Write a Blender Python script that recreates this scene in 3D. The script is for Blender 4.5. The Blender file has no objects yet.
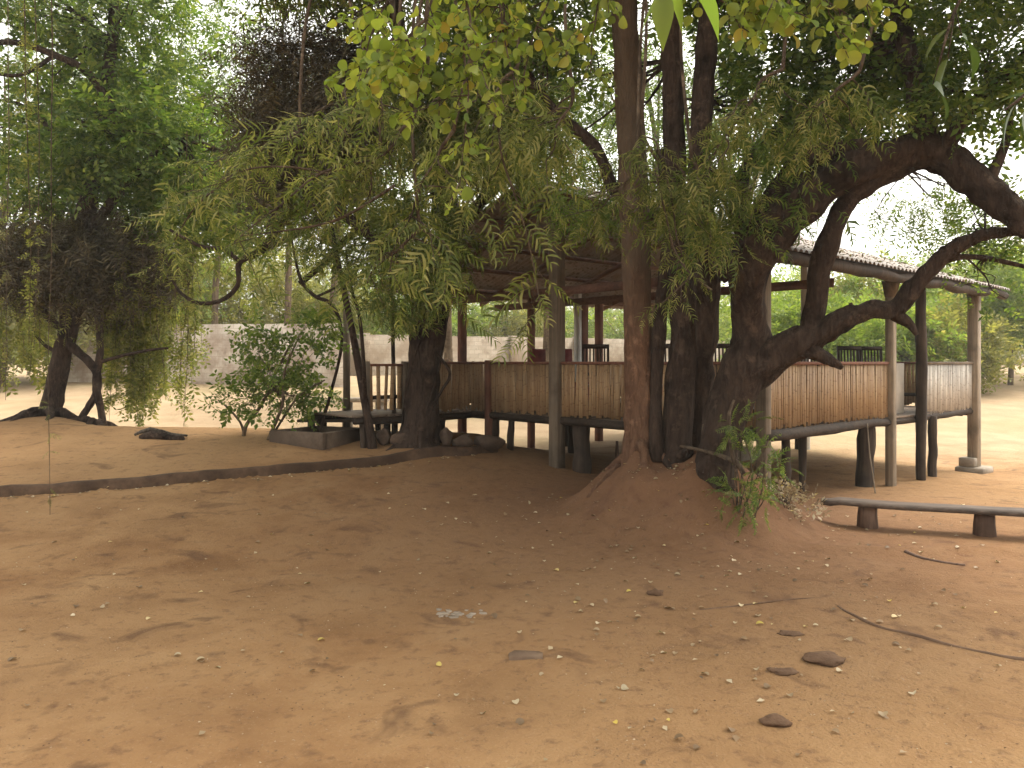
import bpy, math, random
import numpy as np
from mathutils import Vector

rng = np.random.default_rng(7)
random.seed(7)
sc = bpy.context.scene
COL = sc.collection
F = 800.0; CX = 512.0; HY = 362.0; CH = 1.8        # lens and eye height measured from the photograph
R = math.radians

def W(px, py, z):
    """A point at distance z in front of the camera."""
    return np.array([(px - CX) / F * z, z, CH - (py - HY) / F * z])

def norm(v):
    v = np.asarray(v, float)
    return v / (np.linalg.norm(v, axis=-1, keepdims=True) + 1e-9)

def sstep(a, b, x):
    t = np.clip((np.asarray(x, float) - a) / (b - a), 0, 1)
    return t * t * (3 - 2 * t)

# ------------------------------------------------------------------ noise
_P = np.random.default_rng(3).random((256, 256))
def vnoise(x, y):
    x = np.asarray(x, float); y = np.asarray(y, float)
    xi = np.floor(x).astype(int); yi = np.floor(y).astype(int)
    fx = x - xi; fy = y - yi
    fx = fx * fx * (3 - 2 * fx); fy = fy * fy * (3 - 2 * fy)
    a = _P[xi % 256, yi % 256]; b = _P[(xi + 1) % 256, yi % 256]
    c = _P[xi % 256, (yi + 1) % 256]; d = _P[(xi + 1) % 256, (yi + 1) % 256]
    return (a * (1 - fx) + b * fx) * (1 - fy) + (c * (1 - fx) + d * fx) * fy - 0.5

# ------------------------------------------------------------------ mesh builder
class MB:
    def __init__(s):
        s.V = []; s.Q = []; s.T = []; s.n = 0
        s.P = []
    def add(s, v, quads=None, tris=None, polys=None):
        v = np.asarray(v, float).reshape(-1, 3)
        if quads is not None and len(quads): s.Q.append(np.asarray(quads, int) + s.n)
        if tris is not None and len(tris): s.T.append(np.asarray(tris, int) + s.n)
        if polys: s.P += [[i + s.n for i in p] for p in polys]
        s.V.append(v); s.n += len(v)
    def box(s, c, size, ax=(1, 0, 0), ay=(0, 1, 0), az=(0, 0, 1), bev=0.0):
        c = np.asarray(c, float); h = np.asarray(size, float) / 2
        ax, ay, az = norm(ax), norm(ay), norm(az)
        b = min(bev, *(h * 0.45)) if bev else 0
        if not b:
            vs = []
            for k in (-1, 1):
                for (i, j) in ((-1, -1), (1, -1), (1, 1), (-1, 1)):
                    vs.append(c + ax * h[0] * i + ay * h[1] * j + az * h[2] * k)
            s.add(vs, [(3, 2, 1, 0), (4, 5, 6, 7), (0, 1, 5, 4), (1, 2, 6, 5), (2, 3, 7, 6), (3, 0, 4, 7)])
            return
        rings = []
        for (zz, ins) in ((-h[2], b), (-h[2] + b, 0), (h[2] - b, 0), (h[2], b)):
            x, y = h[0] - ins, h[1] - ins; q = b * 0.999 if ins == 0 else b * 0.4
            ring = [(-x + q, -y), (x - q, -y), (x, -y + q), (x, y - q), (x - q, y), (-x + q, y), (-x, y - q), (-x, -y + q)]
            rings.append([c + ax * p[0] + ay * p[1] + az * zz for p in ring])
        v = [p for r in rings for p in r]; q = []
        for r in range(3):
            for i in range(8):
                j = (i + 1) % 8
                q.append((r * 8 + i, r * 8 + j, r * 8 + 8 + j, r * 8 + 8 + i))
        s.add(v, q, polys=[list(range(7, -1, -1)), list(range(24, 32))])
    def bar(s, a, b, w, d, up=(0, 0, 1), bev=0.0):
        a = np.asarray(a, float); b = np.asarray(b, float)
        x = norm(b - a); y = np.cross(np.asarray(up, float), x)
        if np.linalg.norm(y) < 1e-6: y = np.cross((0, 1, 0), x)
        y = norm(y); z = np.cross(x, y)
        s.box((a + b) / 2, (np.linalg.norm(b - a), w, d), x, y, z, bev)
    def tube(s, pts, rad, seg=8, rough=0.0, smooth=1, cap=True, flute=0.0, sd=0):
        P = np.asarray(pts, float); r = np.asarray(rad, float) * np.ones(len(P))
        if smooth > 1 and len(P) > 2:
            t = np.arange(len(P)); tt = np.linspace(0, len(P) - 1, (len(P) - 1) * smooth + 1)
            Q = np.empty((len(tt), 3))
            for k, u in enumerate(tt):
                i = min(int(u), len(P) - 2); f = u - i
                p0 = P[max(i - 1, 0)]; p1 = P[i]; p2 = P[i + 1]; p3 = P[min(i + 2, len(P) - 1)]
                Q[k] = 0.5 * ((2 * p1) + (-p0 + p2) * f + (2 * p0 - 5 * p1 + 4 * p2 - p3) * f * f + (-p0 + 3 * p1 - 3 * p2 + p3) * f ** 3)
            r = np.interp(tt, t, r); P = Q
        T = np.gradient(P, axis=0); T = norm(T)
        up = np.array((0, 1, 0.)) if abs(T[0][1]) < 0.9 else np.array((1., 0, 0))
        n = norm(np.cross(T[0], up)); vs = []
        a = np.linspace(0, 2 * math.pi, seg, endpoint=False)
        L = 0
        for i in range(len(P)):
            n = norm(n - T[i] * np.dot(n, T[i])); b = np.cross(T[i], n)
            if i: L += np.linalg.norm(P[i] - P[i - 1])
            rr = r[i] * np.ones(seg)
            if rough:
                rr = rr * (1 + rough * 2 * vnoise(a * 1.3 + sd * 7.1, np.full(seg, L / (r[i] * 2 + .02) + sd * 3.3)) )
            if rough >= .1 and seg >= 9:
                rr = rr * (1 + rough * 1.1 * vnoise(a * 3.3 + sd * 2.1, np.full(seg, L / (r[i] + .02) * 1.1 + sd * 5.3)) + rough * .8 * vnoise(np.abs(a - math.pi) * 4.5 + sd, np.full(seg, L * 2.2)))
            if flute:
                rr = rr * (1 + flute * np.cos(a * 3 + sd + L * .5) * .6 + flute * .5 * np.cos(a * 5 + 2 * sd))
            vs.append(P[i] + np.outer(np.cos(a) * rr, n) + np.outer(np.sin(a) * rr, b))
        m = len(P); i = np.arange(m - 1)[:, None] * seg; j = np.arange(seg)[None, :]; k = (j + 1) % seg
        q = np.stack([i + j, i + k, i + seg + k, i + seg + j], -1).reshape(-1, 4)
        s.add(np.concatenate(vs), q, polys=[list(range(seg - 1, -1, -1)), list(range((m - 1) * seg, m * seg))] if cap else None)
    def inst(s, tmpl, pos, x, up, scale):
        """many copies of a small template (leaf, frond) into this one mesh"""
        tv, tq = tmpl
        pos = np.asarray(pos, float).reshape(-1, 3); N = len(pos)
        if N == 0: return
        x = norm(np.broadcast_to(x, (N, 3))); up = np.broadcast_to(up, (N, 3))
        y = norm(np.cross(up, x)); z = np.cross(x, y)
        M = np.stack([x, y, z], 1)                                   # N,3(axes),3
        v = np.einsum('mk,nkd->nmd', tv, M) * np.reshape(np.broadcast_to(scale, (N,)), (N, 1, 1)) + pos[:, None, :]
        q = (tq[None] + (np.arange(N) * len(tv))[:, None, None]).reshape(-1, 4)
        s.add(v.reshape(-1, 3), q)
    def build(s, name, mat, parent=None, smooth=False, loc=None):
        me = bpy.data.meshes.new(name)
        V = np.concatenate(s.V) if s.V else np.zeros((0, 3))
        if loc is not None: V = V - np.asarray(loc)
        elif parent is not None: V = V - np.array(PLOC.get(parent.name, (0, 0, 0)))
        idx = []; tot = []
        if s.Q:
            q = np.concatenate(s.Q); idx.append(q.ravel()); tot.append(np.full(len(q), 4))
        if s.T:
            t = np.concatenate(s.T); idx.append(t.ravel()); tot.append(np.full(len(t), 3))
        for p in s.P:
            idx.append(np.array(p)); tot.append(np.array([len(p)]))
        idx = np.concatenate(idx).astype(np.int32); tot = np.concatenate(tot).astype(np.int32)
        me.vertices.add(len(V)); me.vertices.foreach_set('co', V.astype(np.float32).ravel())
        me.loops.add(len(idx)); me.loops.foreach_set('vertex_index', idx)
        me.polygons.add(len(tot)); me.polygons.foreach_set('loop_start', np.concatenate([[0], np.cumsum(tot)[:-1]]).astype(np.int32))
        me.polygons.foreach_set('loop_total', tot)
        if smooth: me.polygons.foreach_set('use_smooth', np.ones(len(tot), bool))
        me.update(calc_edges=True); me.validate()
        me.materials.append(mat)
        o = bpy.data.objects.new(name, me); COL.objects.link(o)
        if loc is not None:
            o.location = loc; PLOC[o.name] = tuple(loc)
        elif parent is not None:
            o.parent = parent; PLOC[o.name] = PLOC.get(parent.name, (0, 0, 0))
        return o
PLOC = {}

def tag(o, label=None, cat=None, group=None, kind=None):
    if label: o['label'] = label
    if cat: o['category'] = cat
    if group: o['group'] = group
    if kind: o['kind'] = kind
    return o

def empty(name, loc, label, cat, group=None):
    o = bpy.data.objects.new(name, None); COL.objects.link(o); o.location = tuple(loc)
    o.empty_display_size = 0.1
    PLOC[o.name] = tuple(loc)
    return tag(o, label, cat, group)

# ------------------------------------------------------------------ materials
def new_mat(name):
    m = bpy.data.materials.new(name); m.use_nodes = True
    nt = m.node_tree; nt.nodes.clear()
    out = nt.nodes.new('ShaderNodeOutputMaterial')
    return m, nt, out
def N(nt, t, **k):
    n = nt.nodes.new(t)
    for a, b in k.items():
        if a in n.inputs: n.inputs[a].default_value = b
        else: setattr(n, a, b)
    return n
def ramp(nt, fac, stops):
    r = nt.nodes.new('ShaderNodeValToRGB'); e = r.color_ramp.elements
    while len(e) < len(stops): e.new(0.5)
    for i, (p, c) in enumerate(stops):
        e[i].position = p; e[i].color = (*c, 1)
    nt.links.new(fac, r.inputs[0]); return r.outputs[0]
def mixc(nt, fac, a, b, mode='MIX'):
    m = nt.nodes.new('ShaderNodeMix'); m.data_type = 'RGBA'; m.blend_type = mode
    for s, v in ((0, fac), (6, a), (7, b)):
        if isinstance(v, (int, float)): m.inputs[s].default_value = v
        elif isinstance(v, tuple): m.inputs[s].default_value = (*v, 1)
        else: nt.links.new(v, m.inputs[s])
    return m.outputs[2]
def noise(nt, vec, scale, detail=4, rough=0.55, dist=0.0):
    n = N(nt, 'ShaderNodeTexNoise'); n.inputs['Scale'].default_value = scale
    n.inputs['Detail'].default_value = detail; n.inputs['Roughness'].default_value = rough
    n.inputs['Distortion'].default_value = dist
    nt.links.new(vec, n.inputs['Vector']); return n.outputs['Fac']
def coords(nt, sx=1, sy=1, sz=1, kind='Object'):
    tc = N(nt, 'ShaderNodeTexCoord'); mp = N(nt, 'ShaderNodeMapping'); mp.inputs['Scale'].default_value = (sx, sy, sz)
    nt.links.new(tc.outputs[kind], mp.inputs[0]); return mp.outputs[0]
def island(nt):
    return N(nt, 'ShaderNodeNewGeometry').outputs['Random Per Island']
def finish(nt, out, col, rough=0.8, bump=None, bstr=0.3, bdist=0.02, metal=0, spec=0.3):
    p = N(nt, 'ShaderNodeBsdfPrincipled')
    if isinstance(col, tuple): p.inputs['Base Color'].default_value = (*col, 1)
    else: nt.links.new(col, p.inputs['Base Color'])
    if isinstance(rough, (int, float)): p.inputs['Roughness'].default_value = rough
    else: nt.links.new(rough, p.inputs['Roughness'])
    p.inputs['Metallic'].default_value = metal; p.inputs['Specular IOR Level'].default_value = spec
    if bump is not None:
        b = N(nt, 'ShaderNodeBump'); b.inputs['Strength'].default_value = bstr; b.inputs['Distance'].default_value = bdist
        nt.links.new(bump, b.inputs['Height']); nt.links.new(b.outputs[0], p.inputs['Normal'])
    nt.links.new(p.outputs[0], out.inputs[0]); return p

def leaf_mat(name, stops, trans=0.45, rough=0.5):
    m, nt, out = new_mat(name)
    c = ramp(nt, island(nt), stops)
    v = coords(nt); n = noise(nt, v, 1.1, 2)
    c = mixc(nt, 1.0, c, ramp(nt, n, [(0.3, (.72, .74, .7)), (0.7, (1.15, 1.12, 1.05))]), 'MULTIPLY')
    p = N(nt, 'ShaderNodeBsdfPrincipled'); p.inputs['Roughness'].default_value = rough
    p.inputs['Specular IOR Level'].default_value = 0.25
    nt.links.new(c, p.inputs['Base Color'])
    t = N(nt, 'ShaderNodeBsdfTranslucent')
    tcol = mixc(nt, 1.0, c, (1.25, 1.25, 0.7), 'MULTIPLY'); nt.links.new(tcol, t.inputs[0])
    mx = N(nt, 'ShaderNodeMixShader'); mx.inputs[0].default_value = trans
    nt.links.new(p.outputs[0], mx.inputs[1]); nt.links.new(t.outputs[0], mx.inputs[2])
    nt.links.new(mx.outputs[0], out.inputs[0]); return m

def bark_mat(name, dark, light, patch=None, sc_=1.0):
    m, nt, out = new_mat(name)
    v = coords(nt, 9 * sc_, 9 * sc_, 2.2 * sc_); v2 = coords(nt)
    n = noise(nt, v, 2.2, 6, .65, .6); n2 = noise(nt, v2, 3.0, 4)
    n3 = noise(nt, coords(nt, 30, 30, 12), 1.5, 3)
    c = ramp(nt, n, [(.3, dark), (.72, light)])
    c = mixc(nt, ramp(nt, n2, [(.52, (0, 0, 0)), (.68, (1, 1, 1))]), c, patch or tuple(x * .55 for x in dark))
    c = mixc(nt, ramp(nt, noise(nt, v2, 5.5, 5, .7), [(.56, (0, 0, 0)), (.7, (.55, .55, .55))]), c, tuple(min(1, x * 1.9) for x in light))
    mx = N(nt, 'ShaderNodeMath', operation='MULTIPLY_ADD'); nt.links.new(n3, mx.inputs[0]); mx.inputs[1].default_value = .35
    nt.links.new(n, mx.inputs[2])
    finish(nt, out, c, .9, mx.outputs[0], 1.0, .06, spec=.12); return m

def wood_mat(name, dark, light, axis=2, rough=.8, stain=None):
    m, nt, out = new_mat(name)
    s = [26, 26, 26]; s[axis] = 1.6
    n = noise(nt, coords(nt, *s), 1.0, 5, .6, .3); n2 = noise(nt, coords(nt), 2.6, 4)
    c = ramp(nt, n, [(.3, dark), (.7, light)])
    c = mixc(nt, ramp(nt, n2, [(.45, (0, 0, 0)), (.7, (.8, .8, .8))]), c, stain or tuple(x * .6 for x in dark))
    finish(nt, out, c, rough, n, .5, .008); return m

def stone_mat(name, dark, light, scale=6, bstr=.5):
    m, nt, out = new_mat(name)
    v = coords(nt); n = noise(nt, v, scale, 6, .62); n2 = noise(nt, v, scale * .25, 3)
    c = ramp(nt, n, [(.3, dark), (.7, light)])
    c = mixc(nt, ramp(nt, n2, [(.45, (0, 0, 0)), (.72, (.7, .7, .7))]), c, tuple(x * .5 for x in dark))
    finish(nt, out, c, .92, n, bstr, .02, spec=.15); return m

M = {}
# ground
def ground_material():
    m, nt, out = new_mat('ground')
    v = coords(nt)
    big = noise(nt, v, .22, 4, .5); mid = noise(nt, v, 1.3, 5, .6, .4); fine = noise(nt, v, 9, 6, .7); grit = noise(nt, v, 60, 3, .7)
    c = ramp(nt, mid, [(.30, (.175, .086, .036)), (.5, (.275, .15, .067)), (.70, (.35, .21, .10))])
    c = mixc(nt, ramp(nt, big, [(.36, (0, 0, 0)), (.62, (.7, .7, .7))]), c, (.325, .20, .098))
    c = mixc(nt, ramp(nt, fine, [(.30, (.7, .7, .7)), (.46, (0, 0, 0))]), c, (.13, .07, .04))
    c = mixc(nt, ramp(nt, grit, [(.58, (0, 0, 0)), (.78, (.5, .5, .5))]), c, (.42, .30, .19))
    st_ = noise(nt, v, 2.4, 4, .55, .8)
    c = mixc(nt, ramp(nt, st_, [(.58, (0, 0, 0)), (.70, (.7, .7, .7))]), c, (.11, .06, .034))
    # reddish soil of the mound round the trees, darkened to carry their shade
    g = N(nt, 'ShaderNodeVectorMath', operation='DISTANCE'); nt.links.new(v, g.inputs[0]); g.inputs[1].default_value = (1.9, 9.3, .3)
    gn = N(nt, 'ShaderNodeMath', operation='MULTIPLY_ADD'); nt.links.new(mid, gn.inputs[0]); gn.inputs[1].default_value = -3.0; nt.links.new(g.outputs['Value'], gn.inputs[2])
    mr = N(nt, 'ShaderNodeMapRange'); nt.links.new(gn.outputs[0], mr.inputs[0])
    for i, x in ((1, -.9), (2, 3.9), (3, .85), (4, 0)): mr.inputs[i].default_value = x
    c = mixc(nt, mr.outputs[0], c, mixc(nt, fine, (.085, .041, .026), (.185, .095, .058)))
    # sand of the open yard beyond the pavilion, paled for the open light there
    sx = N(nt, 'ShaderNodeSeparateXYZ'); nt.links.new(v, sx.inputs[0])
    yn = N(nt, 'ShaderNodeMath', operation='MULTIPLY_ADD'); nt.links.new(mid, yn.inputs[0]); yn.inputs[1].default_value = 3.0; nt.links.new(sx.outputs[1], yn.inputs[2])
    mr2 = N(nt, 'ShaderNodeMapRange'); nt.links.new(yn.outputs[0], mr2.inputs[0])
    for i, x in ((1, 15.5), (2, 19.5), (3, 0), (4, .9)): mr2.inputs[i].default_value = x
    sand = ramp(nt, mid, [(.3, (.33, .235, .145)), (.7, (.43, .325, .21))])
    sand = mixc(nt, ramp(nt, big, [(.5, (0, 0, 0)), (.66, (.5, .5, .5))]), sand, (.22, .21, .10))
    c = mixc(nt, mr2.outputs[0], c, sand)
    vr = N(nt, 'ShaderNodeTexVoronoi'); vr.inputs['Scale'].default_value = 38; nt.links.new(v, vr.inputs['Vector'])
    peb = ramp(nt, vr.outputs['Distance'], [(.0, (1, 1, 1)), (.16, (.6, .6, .6)), (.26, (0, 0, 0))])
    pm = N(nt, 'ShaderNodeMath', operation='MULTIPLY'); nt.links.new(peb, pm.inputs[0]); nt.links.new(ramp(nt, noise(nt, v, 5.3, 3), [(.5, (0, 0, 0)), (.62, (1, 1, 1))]), pm.inputs[1])
    c = mixc(nt, pm.outputs[0], c, mixc(nt, vr.outputs['Color'], (.10, .06, .035), (.40, .27, .16)))
    h0 = N(nt, 'ShaderNodeMath', operation='MULTIPLY_ADD'); nt.links.new(pm.outputs[0], h0.inputs[0]); h0.inputs[1].default_value = .35; nt.links.new(fine, h0.inputs[2])
    h = N(nt, 'ShaderNodeMath', operation='MULTIPLY_ADD'); nt.links.new(grit, h.inputs[0]); h.inputs[1].default_value = .4; nt.links.new(h0.outputs[0], h.inputs[2])
    finish(nt, out, c, .95, h.outputs[0], .8, .035, spec=.1)
    return m
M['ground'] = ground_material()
M['kerb'] = stone_mat('kerb', (.05, .03, .02), (.13, .08, .05), 8)
M['rock'] = stone_mat('rock', (.06, .04, .03), (.15, .105, .075), 7)
M['clod'] = stone_mat('clod', (.095, .053, .032), (.175, .105, .062), 16, .9)
M['soil_root'] = stone_mat('soil_root', (.10, .06, .038), (.19, .118, .075), 14, .6)
M['brick'] = stone_mat('brick', (.13, .082, .054), (.22, .15, .1), 20)
M['concrete'] = stone_mat('concrete', (.20, .165, .13), (.36, .31, .25), 5, .25)
M['trough'] = stone_mat('trough', (.075, .052, .037), (.15, .11, .08), 7, .5)
M['crust'] = stone_mat('crust', (.24, .185, .135), (.40, .33, .26), 14, .4)
M['pale_concrete'] = stone_mat('pale_concrete', (.42, .37, .31), (.62, .56, .48), 4, .2)
M['bark_red'] = bark_mat('bark_red', (.085, .045, .028), (.22, .125, .078), (.10, .05, .032))
_m = M['bark_red']; _nt = _m.node_tree; _p = [n for n in _nt.nodes if n.type == 'BSDF_PRINCIPLED'][0]; _l = _p.inputs['Base Color'].links[0].from_socket
_sx = N(_nt, 'ShaderNodeSeparateXYZ'); _nt.links.new(coords(_nt), _sx.inputs[0])
_a = N(_nt, 'ShaderNodeMath', operation='MULTIPLY_ADD'); _nt.links.new(noise(_nt, coords(_nt), 2.2, 4), _a.inputs[0]); _a.inputs[1].default_value = 1.6; _nt.links.new(_sx.outputs[2], _a.inputs[2])
_r = N(_nt, 'ShaderNodeMapRange'); _nt.links.new(_a.outputs[0], _r.inputs[0])
for _i, _x in ((1, 1.9), (2, 3.2), (3, 0), (4, .8)): _r.inputs[_i].default_value = _x
_nt.links.new(mixc(_nt, _r.outputs[0], _l, mixc(_nt, noise(_nt, coords(_nt, 6, 6, 2), 2, 5), (.045, .034, .024), (.15, .115, .078))), _p.inputs['Base Color'])
M['bark_dark'] = bark_mat('bark_dark', (.024, .0155, .0115), (.082, .056, .042))
M['bark_grey'] = bark_mat('bark_grey', (.05, .04, .032), (.16, .135, .11))
M['bark_far'] = bark_mat('bark_far', (.09, .06, .04), (.2, .15, .1))
M['twig'] = bark_mat('twig', (.06, .042, .03), (.16, .12, .085))
M['beam'] = wood_mat('beam', (.02, .013, .009), (.06, .04, .027), 0)
M['post_wood'] = wood_mat('post_wood', (.024, .015, .01), (.07, .047, .032), 2)
M['post_pale'] = wood_mat('post_pale', (.19, .15, .11), (.36, .295, .22), 2)
M['post_grey'] = wood_mat('post_grey', (.11, .085, .06), (.22, .17, .125), 2)
M['post_steel'] = wood_mat('post_steel', (.45, .45, .43), (.6, .6, .57), 2, .5, (.3, .27, .24))
M['post_brown'] = wood_mat('post_brown', (.13, .055, .036), (.22, .105, .07), 2)
M['rafter'] = wood_mat('rafter', (.085, .042, .03), (.17, .092, .064), 0)
M['chair'] = wood_mat('chair', (.022, .013, .01), (.06, .036, .026), 2, .45)
M['deck'] = wood_mat('deck', (.10, .07, .05), (.22, .165, .12), 0)
M['bench'] = wood_mat('bench', (.05, .034, .025), (.14, .1, .075), 0)
M['stump'] = wood_mat('stump', (.085, .048, .032), (.19, .115, .078), 2)

def bamboo_mat(name, stops, dark):
    m, nt, out = new_mat(name)
    r = island(nt); c = ramp(nt, r, stops)
    # node rings: each cane's own spacing
    sx = N(nt, 'ShaderNodeSeparateXYZ'); nt.links.new(coords(nt), sx.inputs[0])
    a = N(nt, 'ShaderNodeMath', operation='MULTIPLY_ADD'); nt.links.new(r, a.inputs[0]); a.inputs[1].default_value = 13.7
    sc2 = N(nt, 'ShaderNodeMath', operation='MULTIPLY'); nt.links.new(sx.outputs[2], sc2.inputs[0]); sc2.inputs[1].default_value = 4.3
    nt.links.new(sc2.outputs[0], a.inputs[2])
    f = N(nt, 'ShaderNodeMath', operation='FRACT'); nt.links.new(a.outputs[0], f.inputs[0])
    ring = ramp(nt, f.outputs[0], [(.0, (.6, .6, .6)), (.05, (.5, .5, .5)), (.1, (0, 0, 0))])
    c = mixc(nt, ring, c, dark)
    n = noise(nt, coords(nt, 22, 22, 2.0), 1, 5, .65); c = mixc(nt, ramp(nt, n, [(.48, (0, 0, 0)), (.72, (.75, .75, .75))]), c, dark)
    n2 = noise(nt, coords(nt), 1.7, 3); c = mixc(nt, 1.0, c, ramp(nt, n2, [(.3, (.75, .72, .7)), (.7, (1.1, 1.08, 1.05))]), 'MULTIPLY')
    finish(nt, out, c, .55, n, .3, .004); return m
M['bamboo'] = bamboo_mat('bamboo', [(0, (.30, .195, .105)), (.5, (.35, .235, .13)), (1, (.40, .28, .16))], (.18, .095, .05))
M['bamboo_grey'] = bamboo_mat('bamboo_grey', [(0, (.45, .42, .375)), (1, (.62, .59, .54))], (.26, .225, .19))

def roof_mat():
    m, nt, out = new_mat('roof_tin')
    v = coords(nt); n = noise(nt, v, 1.8, 5, .6); n2 = noise(nt, v, 11, 5, .7)
    c = ramp(nt, n, [(.3, (.26, .185, .15)), (.46, (.32, .275, .25)), (.75, (.34, .345, .345))])
    c = mixc(nt, ramp(nt, n2, [(.5, (0, 0, 0)), (.66, (.8, .8, .8))]), c, (.12, .075, .05))
    finish(nt, out, c, .75, n2, .4, .015, metal=.0, spec=.15); return m
M['roof'] = roof_mat()

def block_mat(name, c1, c2, mortar, stain):
    m, nt, out = new_mat(name)
    tc = N(nt, 'ShaderNodeTexCoord'); sx = N(nt, 'ShaderNodeSeparateXYZ'); nt.links.new(tc.outputs['Object'], sx.inputs[0])
    cb = N(nt, 'ShaderNodeCombineXYZ'); nt.links.new(sx.outputs[0], cb.inputs[0]); nt.links.new(sx.outputs[2], cb.inputs[1])
    b = N(nt, 'ShaderNodeTexBrick'); nt.links.new(cb.outputs[0], b.inputs[0])
    b.inputs['Color1'].default_value = (*c1, 1); b.inputs['Color2'].default_value = (*c2, 1); b.inputs['Mortar'].default_value = (*mortar, 1)
    b.inputs['Scale'].default_value = 1; b.inputs['Brick Width'].default_value = .42; b.inputs['Row Height'].default_value = .2; b.inputs['Mortar Size'].default_value = .012
    n = noise(nt, tc.outputs['Object'], .8, 5, .65); n2 = noise(nt, tc.outputs['Object'], 5, 4)
    c = mixc(nt, ramp(nt, n, [(.40, (0, 0, 0)), (.58, (.9, .9, .9))]), b.outputs[0], stain)
    c = mixc(nt, ramp(nt, n2, [(.55, (0, 0, 0)), (.75, (.5, .5, .5))]), c, tuple(x * .6 for x in stain))
    finish(nt, out, c, .95, n2, .3, .02); return m
M['wall_grey'] = block_mat('wall_grey', (.28, .235, .18), (.36, .305, .24), (.23, .19, .145), (.19, .14, .095))
M['wall_white'] = block_mat('wall_white', (.46, .40, .33), (.56, .49, .41), (.40, .34, .28), (.27, .20, .15))

M['leaf_fine'] = leaf_mat('leaf_fine', [(0, (0.074, 0.113, 0.030)), (.6, (0.143, 0.187, 0.052)), (1, (0.300, 0.300, 0.113))], .58)
M['leaf_frond'] = leaf_mat('leaf_frond', [(0, (0.095, 0.134, 0.034)), (.55, (0.179, 0.218, 0.065)), (1, (0.381, 0.370, 0.157))], .58)
M['leaf_round'] = leaf_mat('leaf_round', [(0, (.13, .2, .035)), (.55, (.22, .29, .055)), (.94, (.33, .37, .075)), (1, (.42, .32, .06))], .5, .42)
M['leaf_mid'] = leaf_mat('leaf_mid', [(0, (0.057, 0.106, 0.025)), (.6, (0.121, 0.189, 0.039)), (1, (0.227, 0.272, 0.068))], .55)
M['leaf_dark'] = leaf_mat('leaf_dark', [(0, (.025, .035, .014)), (.6, (.045, .06, .022)), (1, (.08, .085, .035))], .3)
M['leaf_brown'] = leaf_mat('leaf_brown', [(0, (0.051, 0.037, 0.024)), (.6, (0.093, 0.073, 0.044)), (1, (0.153, 0.128, 0.068))], .25)
M['leaf_bright'] = leaf_mat('leaf_bright', [(0, (.13, .21, .035)), (.6, (.22, .31, .055)), (1, (.34, .40, .095))], .5)
M['leaf_yellow'] = leaf_mat('leaf_yellow', [(0, (.16, .17, .04)), (.6, (.26, .26, .07)), (1, (.36, .34, .12))], .5)
M['leaf_khaki'] = leaf_mat('leaf_khaki', [(0, (0.138, 0.150, 0.056)), (.6, (0.225, 0.225, 0.094)), (1, (0.325, 0.300, 0.150))], .45)
M['leaf_shrub'] = leaf_mat('leaf_shrub', [(0, (.075, .125, .03)), (.6, (.14, .21, .05)), (1, (.27, .32, .09))], .52)
M['leaf_big'] = leaf_mat('leaf_big', [(0, (0.028, 0.056, 0.014)), (1, (0.060, 0.096, 0.024))], .35)
M['weep'] = leaf_mat('weep', [(0, (0.115, 0.144, 0.034)), (.6, (0.207, 0.230, 0.063)), (1, (0.345, 0.333, 0.115))], .5)
M['leaf_dead'] = leaf_mat('leaf_dead', [(0, (.12, .08, .05)), (.35, (.28, .19, .115)), (.6, (.42, .33, .22)), (.9, (.58, .49, .36)), (1, (.6, .45, .1))], .15)

# ------------------------------------------------------------------ leaf templates
def kite(L=1.0, w=.42, off=(0, 0, 0), ang=0.0, tilt=0.0, fold=.12):
    """six points, two quads folded along the midrib"""
    p = np.array([(0, 0, 0), (.45 * L, w * L / 2, fold * w * L), (L, 0, -.06 * L), (.45 * L, -w * L / 2, fold * w * L), (.5 * L, 0, 0)])
    c, s = math.cos(ang), math.sin(ang); ct, st = math.cos(tilt), math.sin(tilt)
    p = p @ np.array([[ct, 0, st], [0, 1, 0], [-st, 0, ct]])
    p = p @ np.array([[c, s, 0], [-s, c, 0], [0, 0, 1]]) + np.array(off)
    return p, np.array([(0, 4, 2, 1), (0, 3, 2, 4)])
def flat(L, w, off, ang, tilt=0):
    p = np.array([(0, 0, 0), (.5 * L, w * L / 2, .03 * L), (L, 0, -.05 * L), (.5 * L, -w * L / 2, .03 * L)])
    c, s = math.cos(ang), math.sin(ang); ct, st = math.cos(tilt), math.sin(tilt)
    p = p @ np.array([[ct, 0, st], [0, 1, 0], [-st, 0, ct]])
    p = p @ np.array([[c, s, 0], [-s, c, 0], [0, 0, 1]]) + np.array(off)
    return p, np.array([(0, 3, 2, 1)])
def join(parts):
    v = []; q = []; n = 0
    for a, b in parts:
        v.append(a); q.append(b + n); n += len(a)
    return np.concatenate(v), np.concatenate(q)
def prism(pts, r):
    mb = MB(); mb.tube(pts, r, 3, cap=False)
    return np.concatenate(mb.V), np.concatenate(mb.Q)
def blade(L, w, off, ang, droop, segs):
    t = np.linspace(0, 1, segs + 1); hw = w * L / 2 * np.array([.5, 1, .85, .06] if segs == 3 else [.6, 1, .08])
    x = L * t * (1 - .12 * t); z = L * (.10 * t - droop * t * t); y = .10 * L * np.sin(3 * t)
    v = np.concatenate([np.stack([x, y + hw, z + .3 * hw], 1), np.stack([x, y - hw, z + .3 * hw], 1)]); m = segs + 1
    c, s_ = math.cos(ang), math.sin(ang)
    v = v @ np.array([[c, s_, 0], [-s_, c, 0], [0, 0, 1]]) + np.array(off)
    return v, np.array([(k, m + k, m + k + 1, k + 1) for k in range(segs)])
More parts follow.
